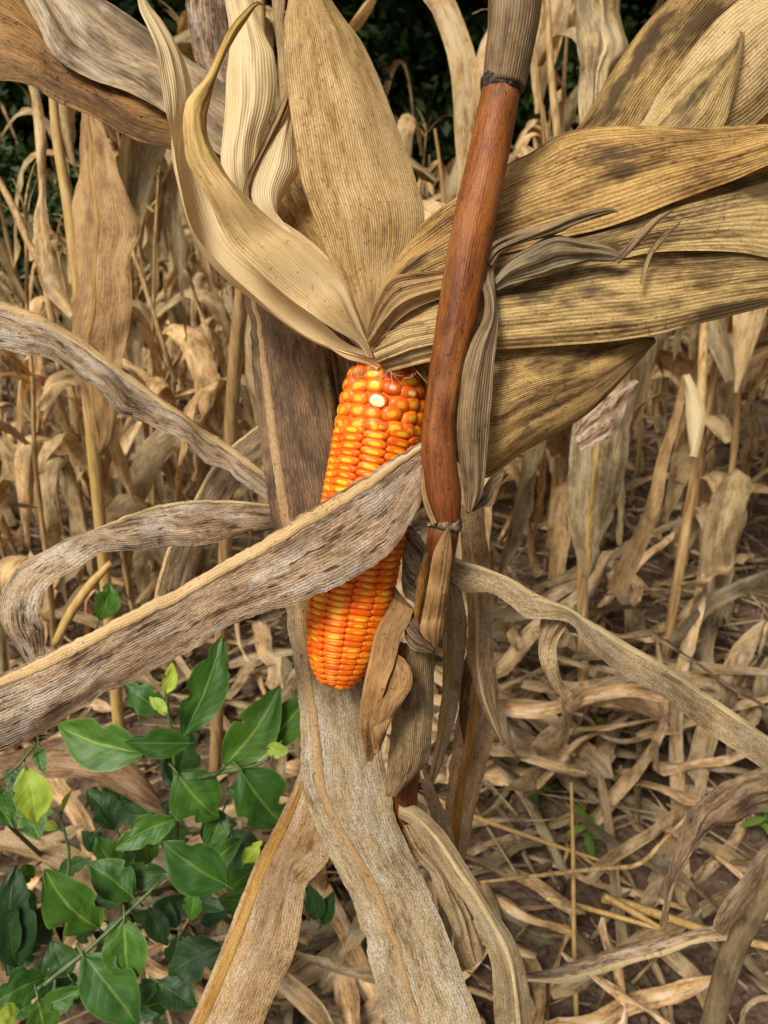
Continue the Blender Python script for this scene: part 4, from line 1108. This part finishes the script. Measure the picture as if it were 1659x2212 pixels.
cnt = 0
while cnt < 225:
    px, py = rl.uniform(-60, 1720), rl.uniform(1150, 2260)
    if px < 600 and rl.random() < .55: continue
    if px > 1080 and 1820 < py and rl.random() < .55: continue
    if px > 1450 and py < 1600 and rl.random() < .5: continue
    if px > 1380 and py < 1500 and rl.random() < .5: continue
    g = ground_at(px, py)
    litter_at(g[0], g[1], rl.uniform(0, .05) if rl.random() < .6 else rl.uniform(.03, .12), rl.uniform(0, 6.28), .35 if rl.random() < .6 else .8, rl.uniform(.7, 1.3), 'under the green shrubs' if px < 640 and py > 1450 else ('on the soil between the left stalks' if px < 640 else ('on the soil below the side leaf' if py > 1700 else 'between the standing stalks on the right')))
    cnt += 1
for q in range(52):                                   # propped heap below the side leaf
    px, py = rl.uniform(1020, 1560), rl.uniform(1430, 1760)
    g = ground_at(px, py)
    litter_at(g[0], g[1], rl.uniform(.05, .26), rl.uniform(0, 6.28), .55, rl.uniform(1.0, 1.7), 'heaped below the side leaf')
# the rest of the litter, farther off and smaller scraps: one mass
V, Fc, mmu, vvu = [], [], [], []
for q in range(3600):
    if q < 1500:
        x, y, sc = rl.uniform(-4, 4), rl.uniform(.5, 7), rl.uniform(.45, 1.1)
    else:
        x, y, sc = rl.uniform(-1.2, 1.4), rl.uniform(.4, 2.6), rl.uniform(.05, .28)
    me, dz = PL[rl.randrange(len(PL))]
    if q == 0:
        PLc = []
        for m_, _ in PL:
            co = np.zeros(len(m_.vertices) * 3, dtype=np.float32)
            m_.vertices.foreach_get('co', co)
            PLc.append((co.reshape(-1, 3), [tuple(p.vertices) for p in m_.polygons]))
    co, fs = PLc[rl.randrange(len(PLc))]
    mt = np.array((Matrix.Rotation(rl.uniform(0, 6.28), 3, 'Z') @ Matrix.Rotation(rl.uniform(-.4, .4), 3, 'X') @ Matrix.Rotation(rl.uniform(-.3, .3), 3, 'Y')))
    c2 = (co * sc) @ mt.T
    b = len(V)
    c2 = c2 + np.array([x, y, .008 + rl.uniform(0, .03) + .3 * max(0, -c2[:, 2].min())])
    V += [tuple(v) for v in c2]
    Fc += [tuple(b + i for i in f_) for f_ in fs]
    o_ = rl.uniform(0, 20)
    mmu += [(o_ + (i % 5) * .008, o_ + (i // 5) * .015) for i in range(len(co))]
    vvu += [((i % 5) * 2.5, 0) for i in range(len(co))]
for q in range(420):
    x, y = rl.uniform(-1.3, 1.5), rl.uniform(.4, 3.2)
    a, ln, r, z = rl.uniform(0, 6.28), rl.uniform(.06, .34), rl.uniform(.001, .0035), rl.uniform(.006, .07)
    dx, dy, dz = math.cos(a) * ln / 2, math.sin(a) * ln / 2, rl.uniform(-.02, .05)
    b = len(V)
    for f in (-1, 1):
        for j in range(4):
            V.append((x + dx * f - math.sin(a) * r * math.cos(j * 1.57), y + dy * f + math.cos(a) * r * math.cos(j * 1.57), max(.006, z + dz * f) + r * math.sin(j * 1.57)))
            mmu.append((q * .37 + j * .002, f * ln / 2)); vvu.append((j, 0))
    Fc += [tuple(b + v for v in f_) for f_ in grid_faces(2, 4, True)]
tag(link('leaf_litter', mesh('leaf_litter', V, Fc, {'mm': mmu, 'vein': vvu}), None, M['litter']), 'scattered dry leaf scraps covering the soil between plants', 'leaf litter', None, 'stuff')

# crumbs of soil
V, Fc = [], []
ph = (1 + 5 ** .5) / 2
ICO = np.array([(-1, ph, 0), (1, ph, 0), (-1, -ph, 0), (1, -ph, 0), (0, -1, ph), (0, 1, ph), (0, -1, -ph), (0, 1, -ph), (ph, 0, -1), (ph, 0, 1), (-ph, 0, -1), (-ph, 0, 1)]) / 1.9
ICF = [(0, 11, 5), (0, 5, 1), (0, 1, 7), (0, 7, 10), (0, 10, 11), (1, 5, 9), (5, 11, 4), (11, 10, 2), (10, 7, 6), (7, 1, 8), (3, 9, 4), (3, 4, 2), (3, 2, 6), (3, 6, 8), (3, 8, 9), (4, 9, 5), (2, 4, 11), (6, 2, 10), (8, 6, 7), (9, 8, 1)]
for q in range(2600):
    x, y = rl.uniform(-1.0, 1.5), rl.uniform(.35, 3.2)
    sz = rl.uniform(.003, .009) if rl.random() < .85 else rl.uniform(.009, .02)
    k = np.array([rl.uniform(.7, 1.3) for _ in range(36)]).reshape(12, 3)
    b = len(V)
    V += [tuple(v) for v in ICO * k * sz + np.array([x, y, .035 * ns(x * 2.1, y * 2.1, 3.0) + .02 * ns(x * 9, y * 9, 1.0) + .012 * ns(x * 24, y * 24, 5.0) - .01 + sz * .4])]
    Fc += [tuple(b + i for i in f_) for f_ in ICF]
tag(link('soil_crumbs', mesh('soil_crumbs', V, Fc), None, bpy.data.materials['soil']), 'small brown clods of soil between the fallen leaves', 'soil', None, 'stuff')

# straws that can be followed one by one
def straw(label, pts, r, mat='straw'):
    o = tube('straw', pts, r, M[mat], None, nseg=7, nv=24, ridges=.1)
    return tag(o, label, 'straw')


straw('thin yellow straw standing upright out of the litter', [P(1234, 1690, 1.12), P(1238, 1850, 1.12), P(1240, 2030, 1.12), P(1247, 2240, 1.14)], [.0022, .003, .0034, .0035])
straw('thin brown twig bent up at one end over the litter', [P(1035, 1906, 1.05), P(1150, 1893, 1.05), P(1290, 1877, 1.05), P(1378, 1868, 1.05), P(1430, 1820, 1.05), P(1495, 1752, 1.05)], [.002, .0028, .003, .0032, .003, .002], 'bg_stalk')
straw('thick yellow straw lying on the soil, folded at one end', [P(1300, 1940, 1.22), P(1360, 1955, 1.22), P(1450, 1985, 1.21), P(1560, 2020, 1.20), P(1680, 2050, 1.2)], [.007, .007, .0065, .006, .006])
straw('orange straw lying beside the folded yellow straw', [P(1180, 1940, 1.22), P(1260, 1960, 1.22), P(1350, 1985, 1.21), P(1430, 2008, 1.2)], [.004, .004, .004, .003])
straw('short orange straw crossing the folded yellow straw', [P(1305, 1935, 1.20), P(1350, 1960, 1.20), P(1430, 2006, 1.19)], [.005, .005, .003])
straw('yellow straw propped below the curled brown leaf', [P(940, 1725, 1.05), P(1040, 1770, 1.08), P(1180, 1820, 1.12), P(1300, 1860, 1.14)], [.003, .003, .003, .002])
straw('red brown stem slanting at the left edge', [P(-20, 360, 1.25), P(30, 450, 1.25), P(60, 520, 1.25), P(95, 600, 1.25), P(130, 800, 1.3)], [.005, .006, .006, .006, .006], 'bg_stalk')
straw('thin dark stem slanting between the corn leaves', [P(285, 540, 1.3), P(310, 610, 1.3), P(345, 720, 1.3), P(380, 830, 1.35)], [.004, .004, .004, .004], 'bg_stalk')
straw('yellow straw slanting above the crossing leaf', [P(240, 1215, .95), P(190, 1270, .95), P(150, 1330, .96), P(120, 1390, .97)], [.004, .006, .006, .005])

# ------------------------------------------------------------------ green shrubs
def mat_green(name, c1, c2, vein, rough=.5, vary=.24):
    t = NT(name)
    uv = t.n('UVMap', uv_map='mm').outputs[0]           # x: -1..1 across, y: 0..1 along
    oi = t.n('ObjectInfo').outputs['Random']
    sx = t.n('SeparateXYZ', {0: uv})
    ax = t.math('ABSOLUTE', sx.outputs[0])
    ph = t.math('SUBTRACT', t.math('MULTIPLY', sx.outputs[1], 8.0), t.math('MULTIPLY', ax, 2.2))
    fr = t.math('ABSOLUTE', t.math('SUBTRACT', t.math('FRACT', ph), .5))
    sv = t.ramp(fr, [(0.0, 1.0), (.10, 0.0)])
    mid = t.ramp(ax, [(.035, 1.0), (.075, 0.0)])
    nz = t.noise(t.vmath('ADD', uv, t.n('CombineXYZ', {2: t.math('MULTIPLY', oi, 30.0)}).outputs[0]), 3.0, 4.0)
    col = t.ramp(nz, [(.35, c1), (.65, c2)])
    col = t.mix(t.math('MULTIPLY', sv, .07), col, vein)
    col = t.mix(t.math('MULTIPLY', mid, .6), col, vein)
    edge = t.ramp(ax, [(.93, 0.0), (.99, .5)])
    col = t.mix(edge, col, vein)
    sp = t.noise(t.vmath('MULTIPLY', uv, (14, 20, 1)), 1.0, 2.0)
    col = t.mix(t.ramp(sp, [(.70, 0.0), (.74, .6)]), col, (.02, .02, .008))
    col = t.n('HueSaturation', {'Hue': t.math('MULTIPLY_ADD', oi, -.02, .51), 'Value': t.math('MULTIPLY_ADD', oi, 2 * vary, 1 - vary), 'Color': col}).outputs[0]
    h = t.math('ADD', t.math('MULTIPLY', sv, -.0002), t.math('ADD', t.math('MULTIPLY', mid, .0006), t.math('MULTIPLY', fr, .0004)))
    bp = t.n('Bump', {'Height': h, 'Strength': .5, 'Distance': 1.0}).outputs[0]
    pr = t.n('BsdfPrincipled', {'Base Color': col, 'Roughness': rough, 'Specular IOR Level': .4, 'Normal': bp})
    tr = t.n('BsdfTranslucent', {'Color': t.mix(1.0, col, (.9, 1.0, .3), 'MULTIPLY')})
    return t.done(t.n('MixShader', {0: .22, 1: pr.outputs[0], 2: tr.outputs[0]}).outputs[0])


M['green'] = mat_green('green', (.028, .088, .008), (.058, .148, .012), (.20, .30, .04))
M['green_yellow'] = mat_green('green_yellow', (.26, .36, .035), (.36, .46, .05), (.50, .52, .10))
M['green_dark'] = mat_green('green_dark', (.014, .045, .008), (.026, .075, .011), (.07, .12, .025))  # darker copy of the green, shade among the leaves put into its colour
M['green_stem'] = mat_solid('green_stem', [(.3, (.03, .06, .015)), (.6, (.10, .15, .04))], scale=(90, 90, 30), rough=.5)


def green_leaf(parent, b, t, w, mat, d, seed, tilt=0.0, curl=.25):
    """oval leaf from base b to tip t (frame positions), w wide, at depth d; insect bites in the margin"""
    rnd = random.Random(seed)
    nv, nu = 26, 13
    B, T = P(b[0], b[1], d + rnd.uniform(0, .02)), P(t[0], t[1], d + tilt)
    A = T - B
    T = T + A * .06
    A = T - B
    L = np.linalg.norm(A)
    A /= L
    Vw = CAM - (B + T) / 2
    Vw /= np.linalg.norm(Vw)
    S = np.cross(A, Vw)
    S /= np.linalg.norm(S)
    Nn = np.cross(S, A)
    roll = rnd.uniform(-.3, .3)
    S, Nn = S * math.cos(roll) + Nn * math.sin(roll), -S * math.sin(roll) + Nn * math.cos(roll)
    wm = 1.04 * w / F * d / math.cos(roll)
    bites = [(rnd.uniform(.25, .95), rnd.choice([-1, 1]), rnd.uniform(.12, .45), rnd.uniform(.02, .07)) for _ in range(rnd.randint(1, 4))]
    V, UV = [], []
    cv = curl * L * rnd.uniform(.3, 1.0)
    side = rnd.uniform(-.06, .06)
    for i in range(nv):
        f = i / (nv - 1)
        prof = (math.sin(math.pi * f ** .92) ** .88) * (1 - .10 * f) + .012
        for j in range(nu):
            q = -1 + 2 * j / (nu - 1)
            hw = wm / 2 * prof * (1 + .03 * ns(f * 12, seed + np.sign(q)))
            for (bf, bs, ba, bw) in bites:
                if np.sign(q) == bs:
                    hw *= 1 - ba * math.exp(-((f - bf) / bw) ** 4)
            lift = abs(q) * hw * .2 - cv * (f - .35) ** 2 * 1.4 + .03 * wm * ns(f * 5, q * 2, seed) + .05 * wm * ns(f * 4 + seed, q * 1.5)
            V.append(B + A * L * f + S * (q * hw + side * L * math.sin(math.pi * f)) + Nn * lift)
            UV.append((q, f))
    me = mesh('leaf', V, grid_faces(nv, nu), {'mm': UV})
    o = link('leaf', me, parent, M[mat])
    tube('petiole', [B - A * .012 - Nn * .004, B, B + A * .004 + Nn * .0005], [.0011, .0010, .0006], M['green_stem'], o, nseg=6)
    return o


SH1 = empty('green_shrub', np.array([P(383, 1850, .86)[0], P(383, 1850, .86)[1] + .25, 0]), 'upright green shrub with broad glossy leaves below the crossing leaf', 'shrub')
SH2 = empty('green_shrub', np.array([P(60, 2200, .80)[0], P(60, 2200, .80)[1] + .2, 0]), 'slanting green branch of bitten leaves in the lower corner', 'shrub')
SH3 = empty('green_shrub', np.array([P(60, 1700, .80)[0] - .1, P(60, 1700, .80)[1] + .3, 0]), 'small shrub with one yellowish drooping leaf at the left edge', 'shrub')
s1b = np.array(SH1.location)
tube('stem', [P(357, 1475, .80), P(364, 1540, .81), P(374, 1610, .82), P(379, 1700, .83), P(382, 1800, .84), P(386, 1900, .87), s1b], [.0015, .0024, .003, .0034, .004, .0045, .006], M['green_stem'], SH1, nseg=8, nv=40)
tube('stem', [P(380, 1690, .83), P(430, 1680, .82), P(480, 1668, .81), P(560, 1650, .80), P(610, 1600, .80)], [.003, .0026, .0024, .002, .0012], M['green_stem'], SH1, nseg=8, nv=24)
s2b = np.array(SH2.location)
tube('stem', [P(345, 1905, .79), P(262, 1985, .78), P(190, 2052, .77), P(90, 2132, .76), P(0, 2215, .78), s2b], [.0016, .0026, .0032, .0036, .004, .005], M['green_stem'], SH2, nseg=8, nv=40)
s3b = np.array(SH3.location)
tube('stem', [P(78, 1605, .80), P(50, 1640, .80), P(20, 1680, .80), P(-30, 1730, .82), s3b], [.0015, .0024, .003, .004, .005], M['green_stem'], SH3, nseg=8, nv=30)
tube('stem', [P(128, 1752, .84), P(140, 1800, .84), P(152, 1850, .85), P(170, 1950, .9), s3b + np.array([.1, .05, 0])], [.0015, .0022, .0026, .003, .004], M['green_stem'], SH3, nseg=8, nv=30)
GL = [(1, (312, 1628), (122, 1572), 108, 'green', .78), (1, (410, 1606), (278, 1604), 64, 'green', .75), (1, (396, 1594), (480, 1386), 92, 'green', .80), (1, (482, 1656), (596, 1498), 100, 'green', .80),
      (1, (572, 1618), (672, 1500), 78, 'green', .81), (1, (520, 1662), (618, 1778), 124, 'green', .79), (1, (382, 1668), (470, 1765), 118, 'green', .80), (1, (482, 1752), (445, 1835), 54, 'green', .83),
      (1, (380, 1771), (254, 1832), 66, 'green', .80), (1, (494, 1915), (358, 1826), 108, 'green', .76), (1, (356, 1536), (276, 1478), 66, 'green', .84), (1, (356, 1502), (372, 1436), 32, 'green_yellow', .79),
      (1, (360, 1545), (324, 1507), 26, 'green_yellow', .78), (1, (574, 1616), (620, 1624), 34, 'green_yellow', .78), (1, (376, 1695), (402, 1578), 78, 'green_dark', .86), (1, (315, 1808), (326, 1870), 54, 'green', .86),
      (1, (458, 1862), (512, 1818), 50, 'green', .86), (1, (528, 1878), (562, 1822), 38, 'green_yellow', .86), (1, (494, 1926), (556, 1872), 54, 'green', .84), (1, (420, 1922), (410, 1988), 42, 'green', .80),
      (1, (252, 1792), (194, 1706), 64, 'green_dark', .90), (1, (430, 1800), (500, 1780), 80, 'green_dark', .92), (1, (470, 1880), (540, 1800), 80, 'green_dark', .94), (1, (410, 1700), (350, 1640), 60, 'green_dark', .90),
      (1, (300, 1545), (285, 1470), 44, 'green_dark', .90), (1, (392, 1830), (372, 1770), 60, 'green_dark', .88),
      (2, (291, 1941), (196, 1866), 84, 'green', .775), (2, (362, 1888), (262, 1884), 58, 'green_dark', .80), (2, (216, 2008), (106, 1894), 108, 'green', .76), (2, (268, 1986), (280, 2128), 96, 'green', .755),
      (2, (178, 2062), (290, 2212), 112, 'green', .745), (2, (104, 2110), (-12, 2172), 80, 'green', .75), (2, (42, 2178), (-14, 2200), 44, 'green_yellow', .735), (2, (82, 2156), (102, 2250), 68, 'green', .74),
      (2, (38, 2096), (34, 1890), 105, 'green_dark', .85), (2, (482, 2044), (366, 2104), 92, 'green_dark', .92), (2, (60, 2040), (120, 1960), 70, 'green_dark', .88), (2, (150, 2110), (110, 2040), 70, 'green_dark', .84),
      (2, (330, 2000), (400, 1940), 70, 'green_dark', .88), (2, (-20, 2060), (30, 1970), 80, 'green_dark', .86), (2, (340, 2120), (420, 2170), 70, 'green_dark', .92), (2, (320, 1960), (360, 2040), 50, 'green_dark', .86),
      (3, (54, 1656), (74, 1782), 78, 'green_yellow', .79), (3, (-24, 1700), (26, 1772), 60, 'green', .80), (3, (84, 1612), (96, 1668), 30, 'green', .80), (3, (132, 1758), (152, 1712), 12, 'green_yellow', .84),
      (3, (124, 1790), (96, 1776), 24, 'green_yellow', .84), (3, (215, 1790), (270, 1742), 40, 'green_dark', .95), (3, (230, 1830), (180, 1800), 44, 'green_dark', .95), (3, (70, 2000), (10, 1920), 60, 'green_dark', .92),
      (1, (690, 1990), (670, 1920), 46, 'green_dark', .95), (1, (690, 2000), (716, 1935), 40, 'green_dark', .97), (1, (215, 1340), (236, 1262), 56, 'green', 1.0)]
rg = random.Random(64)
for i in range(46):                                   # leaves deeper in the shrubs, mostly darker green with shade painted in
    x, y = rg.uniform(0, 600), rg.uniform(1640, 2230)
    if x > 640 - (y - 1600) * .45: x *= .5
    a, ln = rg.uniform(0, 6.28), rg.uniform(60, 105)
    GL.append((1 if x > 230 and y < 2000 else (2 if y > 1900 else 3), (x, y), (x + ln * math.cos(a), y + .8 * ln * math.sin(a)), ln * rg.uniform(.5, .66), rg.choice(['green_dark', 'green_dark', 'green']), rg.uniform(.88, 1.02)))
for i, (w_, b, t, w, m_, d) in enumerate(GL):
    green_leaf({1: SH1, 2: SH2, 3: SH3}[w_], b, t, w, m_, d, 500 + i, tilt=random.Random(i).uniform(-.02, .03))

# seedlings in the litter
SEED = [(1297, 1615, 'beneath the arching straw leaves'), (1290, 1700, 'in the dark gap of the litter'), (1142, 1722, 'beside a hanging dry leaf'), (1262, 1824, 'next to the upright yellow straw'), (1645, 1805, 'at the right edge of the litter'),
        (228, 1050, 'among the stems left of the hooked leaf'), (384, 915, 'behind the slanting grey leaf'), (770, 2090, 'at the foot of the falling leaves')]
for i, (px, py, where) in enumerate(SEED):
    g = ground_at(px, py)
    e = empty('seedling', g, 'tiny green seedling ' + where, 'seedling', 'seedlings')
    rs = random.Random(i)
    top = g + np.array([0, 0, .06])
    tube('stem', [g - np.array([0, 0, .01]), (g + top) / 2 + .003, top], [.0012, .0012, .0008], M['green_stem'], e, nseg=6, nv=8)
    for q in range(7):
        a = q * 2.4
        L = rs.uniform(.03, .055)
        dv = np.array([math.cos(a), math.sin(a), rs.uniform(-.1, .5)])
        z = g + np.array([0, 0, .02 + .006 * q])
        n = 8
        pts = np.array([z + dv * L * f - np.array([0, 0, L * .3 * f * f]) for f in np.linspace(0, 1, n)])
        w = .016 * np.sin(np.pi * np.linspace(.04, .97, n)) ** .8
        sd = np.tile(np.array([-math.sin(a), math.cos(a), 0]), (n, 1))
        link('leaf', ribbon_mesh('leaf', pts, sd, w, 4, M['green'], nu=3, fold=.2, ruffle=.001, seed=q), e)

# ------------------------------------------------------------------ dark trees and bushes behind the field
def mat_foliage(name, c1, c2):
    t = NT(name)
    oi = t.n('ObjectInfo').outputs['Random']
    tc = t.n('TexCoord').outputs['Object']
    nz = t.noise(tc, 2.3, 3.0)
    nf = t.noise(tc, 25.0, 1.0)
    col = t.ramp(t.math('ADD', t.math('MULTIPLY', nz, .5), t.math('MULTIPLY', nf, .5)), [(.35, c1), (.65, c2)])
    col = t.n('HueSaturation', {'Hue': t.math('MULTIPLY_ADD', oi, .03, .485), 'Value': t.math('MULTIPLY_ADD', oi, .5, .75), 'Color': col}).outputs[0]
    pr = t.n('BsdfPrincipled', {'Base Color': col, 'Roughness': .55, 'Specular IOR Level': .3})
    return t.done(pr.outputs[0])


M['foliage'] = mat_foliage('foliage', (.010, .020, .006), (.026, .046, .010))
M['foliage_bush'] = mat_foliage('foliage_bush', (.016, .034, .007), (.042, .080, .014))
M['bark'] = mat_solid('bark', [(.35, (.03, .022, .016)), (.65, (.11, .085, .06))], scale=(14, 14, 4), bump=.8, rough=.9, spec=.1, dist=.02)


def crown_mesh(name, rnd, clumps, n, size, mat):
    V, Fc = [], []
    tot = sum(c[3] ** 2 for c in clumps)
    for (cx, cy, cz, r) in clumps:
        for _ in range(int(n * r * r / tot)):
            v = np.array([rnd.gauss(0, 1) for _ in range(3)])
            v /= np.linalg.norm(v)
            rr = r * rnd.random() ** .45 * (1 + .3 * ns(v[0] * 2 + cx, v[1] * 2 + cy, v[2] * 2 + cz))
            c = np.array([cx, cy, cz]) + v * rr * np.array([1, 1, .85])
            s = size * rnd.uniform(.5, 1.3)
            a = np.array([rnd.gauss(0, 1) for _ in range(3)])
            a /= np.linalg.norm(a)
            b = np.cross(a, v + .6 * np.array([rnd.gauss(0, 1) for _ in range(3)]))
            b /= max(np.linalg.norm(b), 1e-6)
            k = len(V)
            V += [tuple(c - a * s), tuple(c + b * s * .45), tuple(c + a * s), tuple(c - b * s * .45)]
            Fc.append((k, k + 1, k + 2, k + 3))
    me = mesh(name, V, Fc, smooth=False)
    me.materials.append(M[mat])
    return me


def woody(kind, k):
    rnd = random.Random(900 + k)
    if kind == 'tree':
        H = rnd.uniform(6.5, 9)
        cl = [(rnd.gauss(0, 1.3), rnd.gauss(0, 1.2), H * rnd.uniform(.38, .95), rnd.uniform(.9, 1.6)) for _ in range(16)]
        crown = crown_mesh('crown', rnd, cl, 7000, .17, 'foliage')
        r0, top = .16, H * .8
    else:
        H = rnd.uniform(2.0, 3.2)
        cl = [(rnd.gauss(0, .55), rnd.gauss(0, .45), H * rnd.uniform(.12, .9), rnd.uniform(.35, .7)) for _ in range(16)]
        crown = crown_mesh('crown', rnd, cl, 9000, .055, 'foliage_bush')
        r0, top = .04, H * .6
    pts = cr([np.array([rnd.uniform(-.1, .1) * i, rnd.uniform(-.1, .1) * i, top * i / 4 - .1]) for i in range(5)], 16)
    V, Fc = [], grid_faces(16, 9, True)
    for i, p in enumerate(pts):
        for j in range(9):
            a = j * 2 * math.pi / 9
            r = r0 * (1 - .7 * i / 15) * (1 + .15 * ns(math.cos(a), math.sin(a), p[2]))
            V.append((p[0] + r * math.cos(a), p[1] + r * math.sin(a), p[2]))
    for q in range(4 if kind == 'tree' else 3):            # limbs
        p0 = pts[6 + 2 * q]
        c = cl[q * 3]
        b = len(V)
        for i in range(7):
            f = i / 6
            p = p0 * (1 - f) + np.array(c[:3]) * f + np.array([0, 0, -.15 * math.sin(math.pi * f)])
            for j in range(6):
                a = j * math.pi / 3
                r = r0 * .45 * (1 - .75 * f)
                V.append((p[0] + r * math.cos(a), p[1] + r * math.sin(a), p[2] + r * .4 * math.sin(a)))
        Fc = Fc + [tuple(b + v for v in f_) for f_ in grid_faces(7, 6, True)]
    tr = mesh('trunk', V, Fc)
    tr.materials.append(M['bark'])
    return [('trunk', tr), ('crown', crown)]


WT = [woody('tree', k) for k in range(4)]
WB = [woody('bush', k) for k in range(5)]


def place_woody(name, parts, x, y, rz, sc, label, cat, group):
    z = max(0, (y - 8) * .42) - .05
    root = bpy.data.objects.new(name, None)
    root['_local'] = 1
    COL.objects.link(root)
    root.location = (x, y, z)
    root.rotation_euler = (0, 0, rz)
    root.scale = (sc, sc, sc)
    tag(root, label, cat, group)
    for nm, me in parts:
        o = bpy.data.objects.new(nm, me)
        COL.objects.link(o)
        o.parent = root


rt = random.Random(33)
for i in range(15):
    place_woody('bush', WB[i % 5], -5.6 + 11.2 * i / 14 + rt.uniform(-.3, .3), rt.uniform(6.9, 7.6), rt.uniform(0, 6.28), rt.uniform(.85, 1.15), 'dark green bush along the far edge of the field', 'bush', 'bushes along the field edge')
for i in range(13):
    place_woody('bush', WB[(i + 2) % 5], -6.6 + 13.2 * i / 12 + rt.uniform(-.3, .3), rt.uniform(8.2, 9.2), rt.uniform(0, 6.28), rt.uniform(1.1, 1.4), 'dark green bush along the far edge of the field', 'bush', 'bushes along the field edge')
for i in range(9):  # tree row added so that its canopy shades the bushes
    place_woody('tree', WT[(i + 3) % 4], -7.2 + 14.4 * i / 8 + rt.uniform(-.5, .5), rt.uniform(6.9, 7.6), rt.uniform(0, 6.28), rt.uniform(1.1, 1.25), 'dark tree added to overhang and shade the bushes at the field edge', 'tree', 'added shade trees')
for i in range(11):
    place_woody('tree', WT[i % 4], -8 + 16 * i / 10 + rt.uniform(-.6, .6), rt.uniform(8.6, 10.5), rt.uniform(0, 6.28), rt.uniform(.9, 1.15), 'tall dark tree standing behind the bushes', 'tree', 'trees behind the field')
for i in range(9):
    place_woody('tree', WT[(i + 1) % 4], -11 + 22 * i / 8 + rt.uniform(-.6, .6), rt.uniform(12, 15), rt.uniform(0, 6.28), rt.uniform(1.0, 1.3), 'tall dark tree standing behind the bushes', 'tree', 'trees behind the field')
for i, (px, py) in enumerate([(40, 560), (150, 600), (330, 600), (20, 480)]):
    v = FWD + (px - CX) / F * RT + (CY - py) / F * UP
    y = [4.9, 5.4, 5.8, 5.6][i]
    x = v[0] / v[1] * y
    place_woody('bush', WB[i], x, y, i * 1.7, [.42, .36, .38, .6][i], ['low green bush at the left edge among the corn', 'low green bush behind the wide speckled leaf', 'low green bush under the broad brown leaf', 'leafy bush rising over the low one at the left edge'][i], 'bush', None)
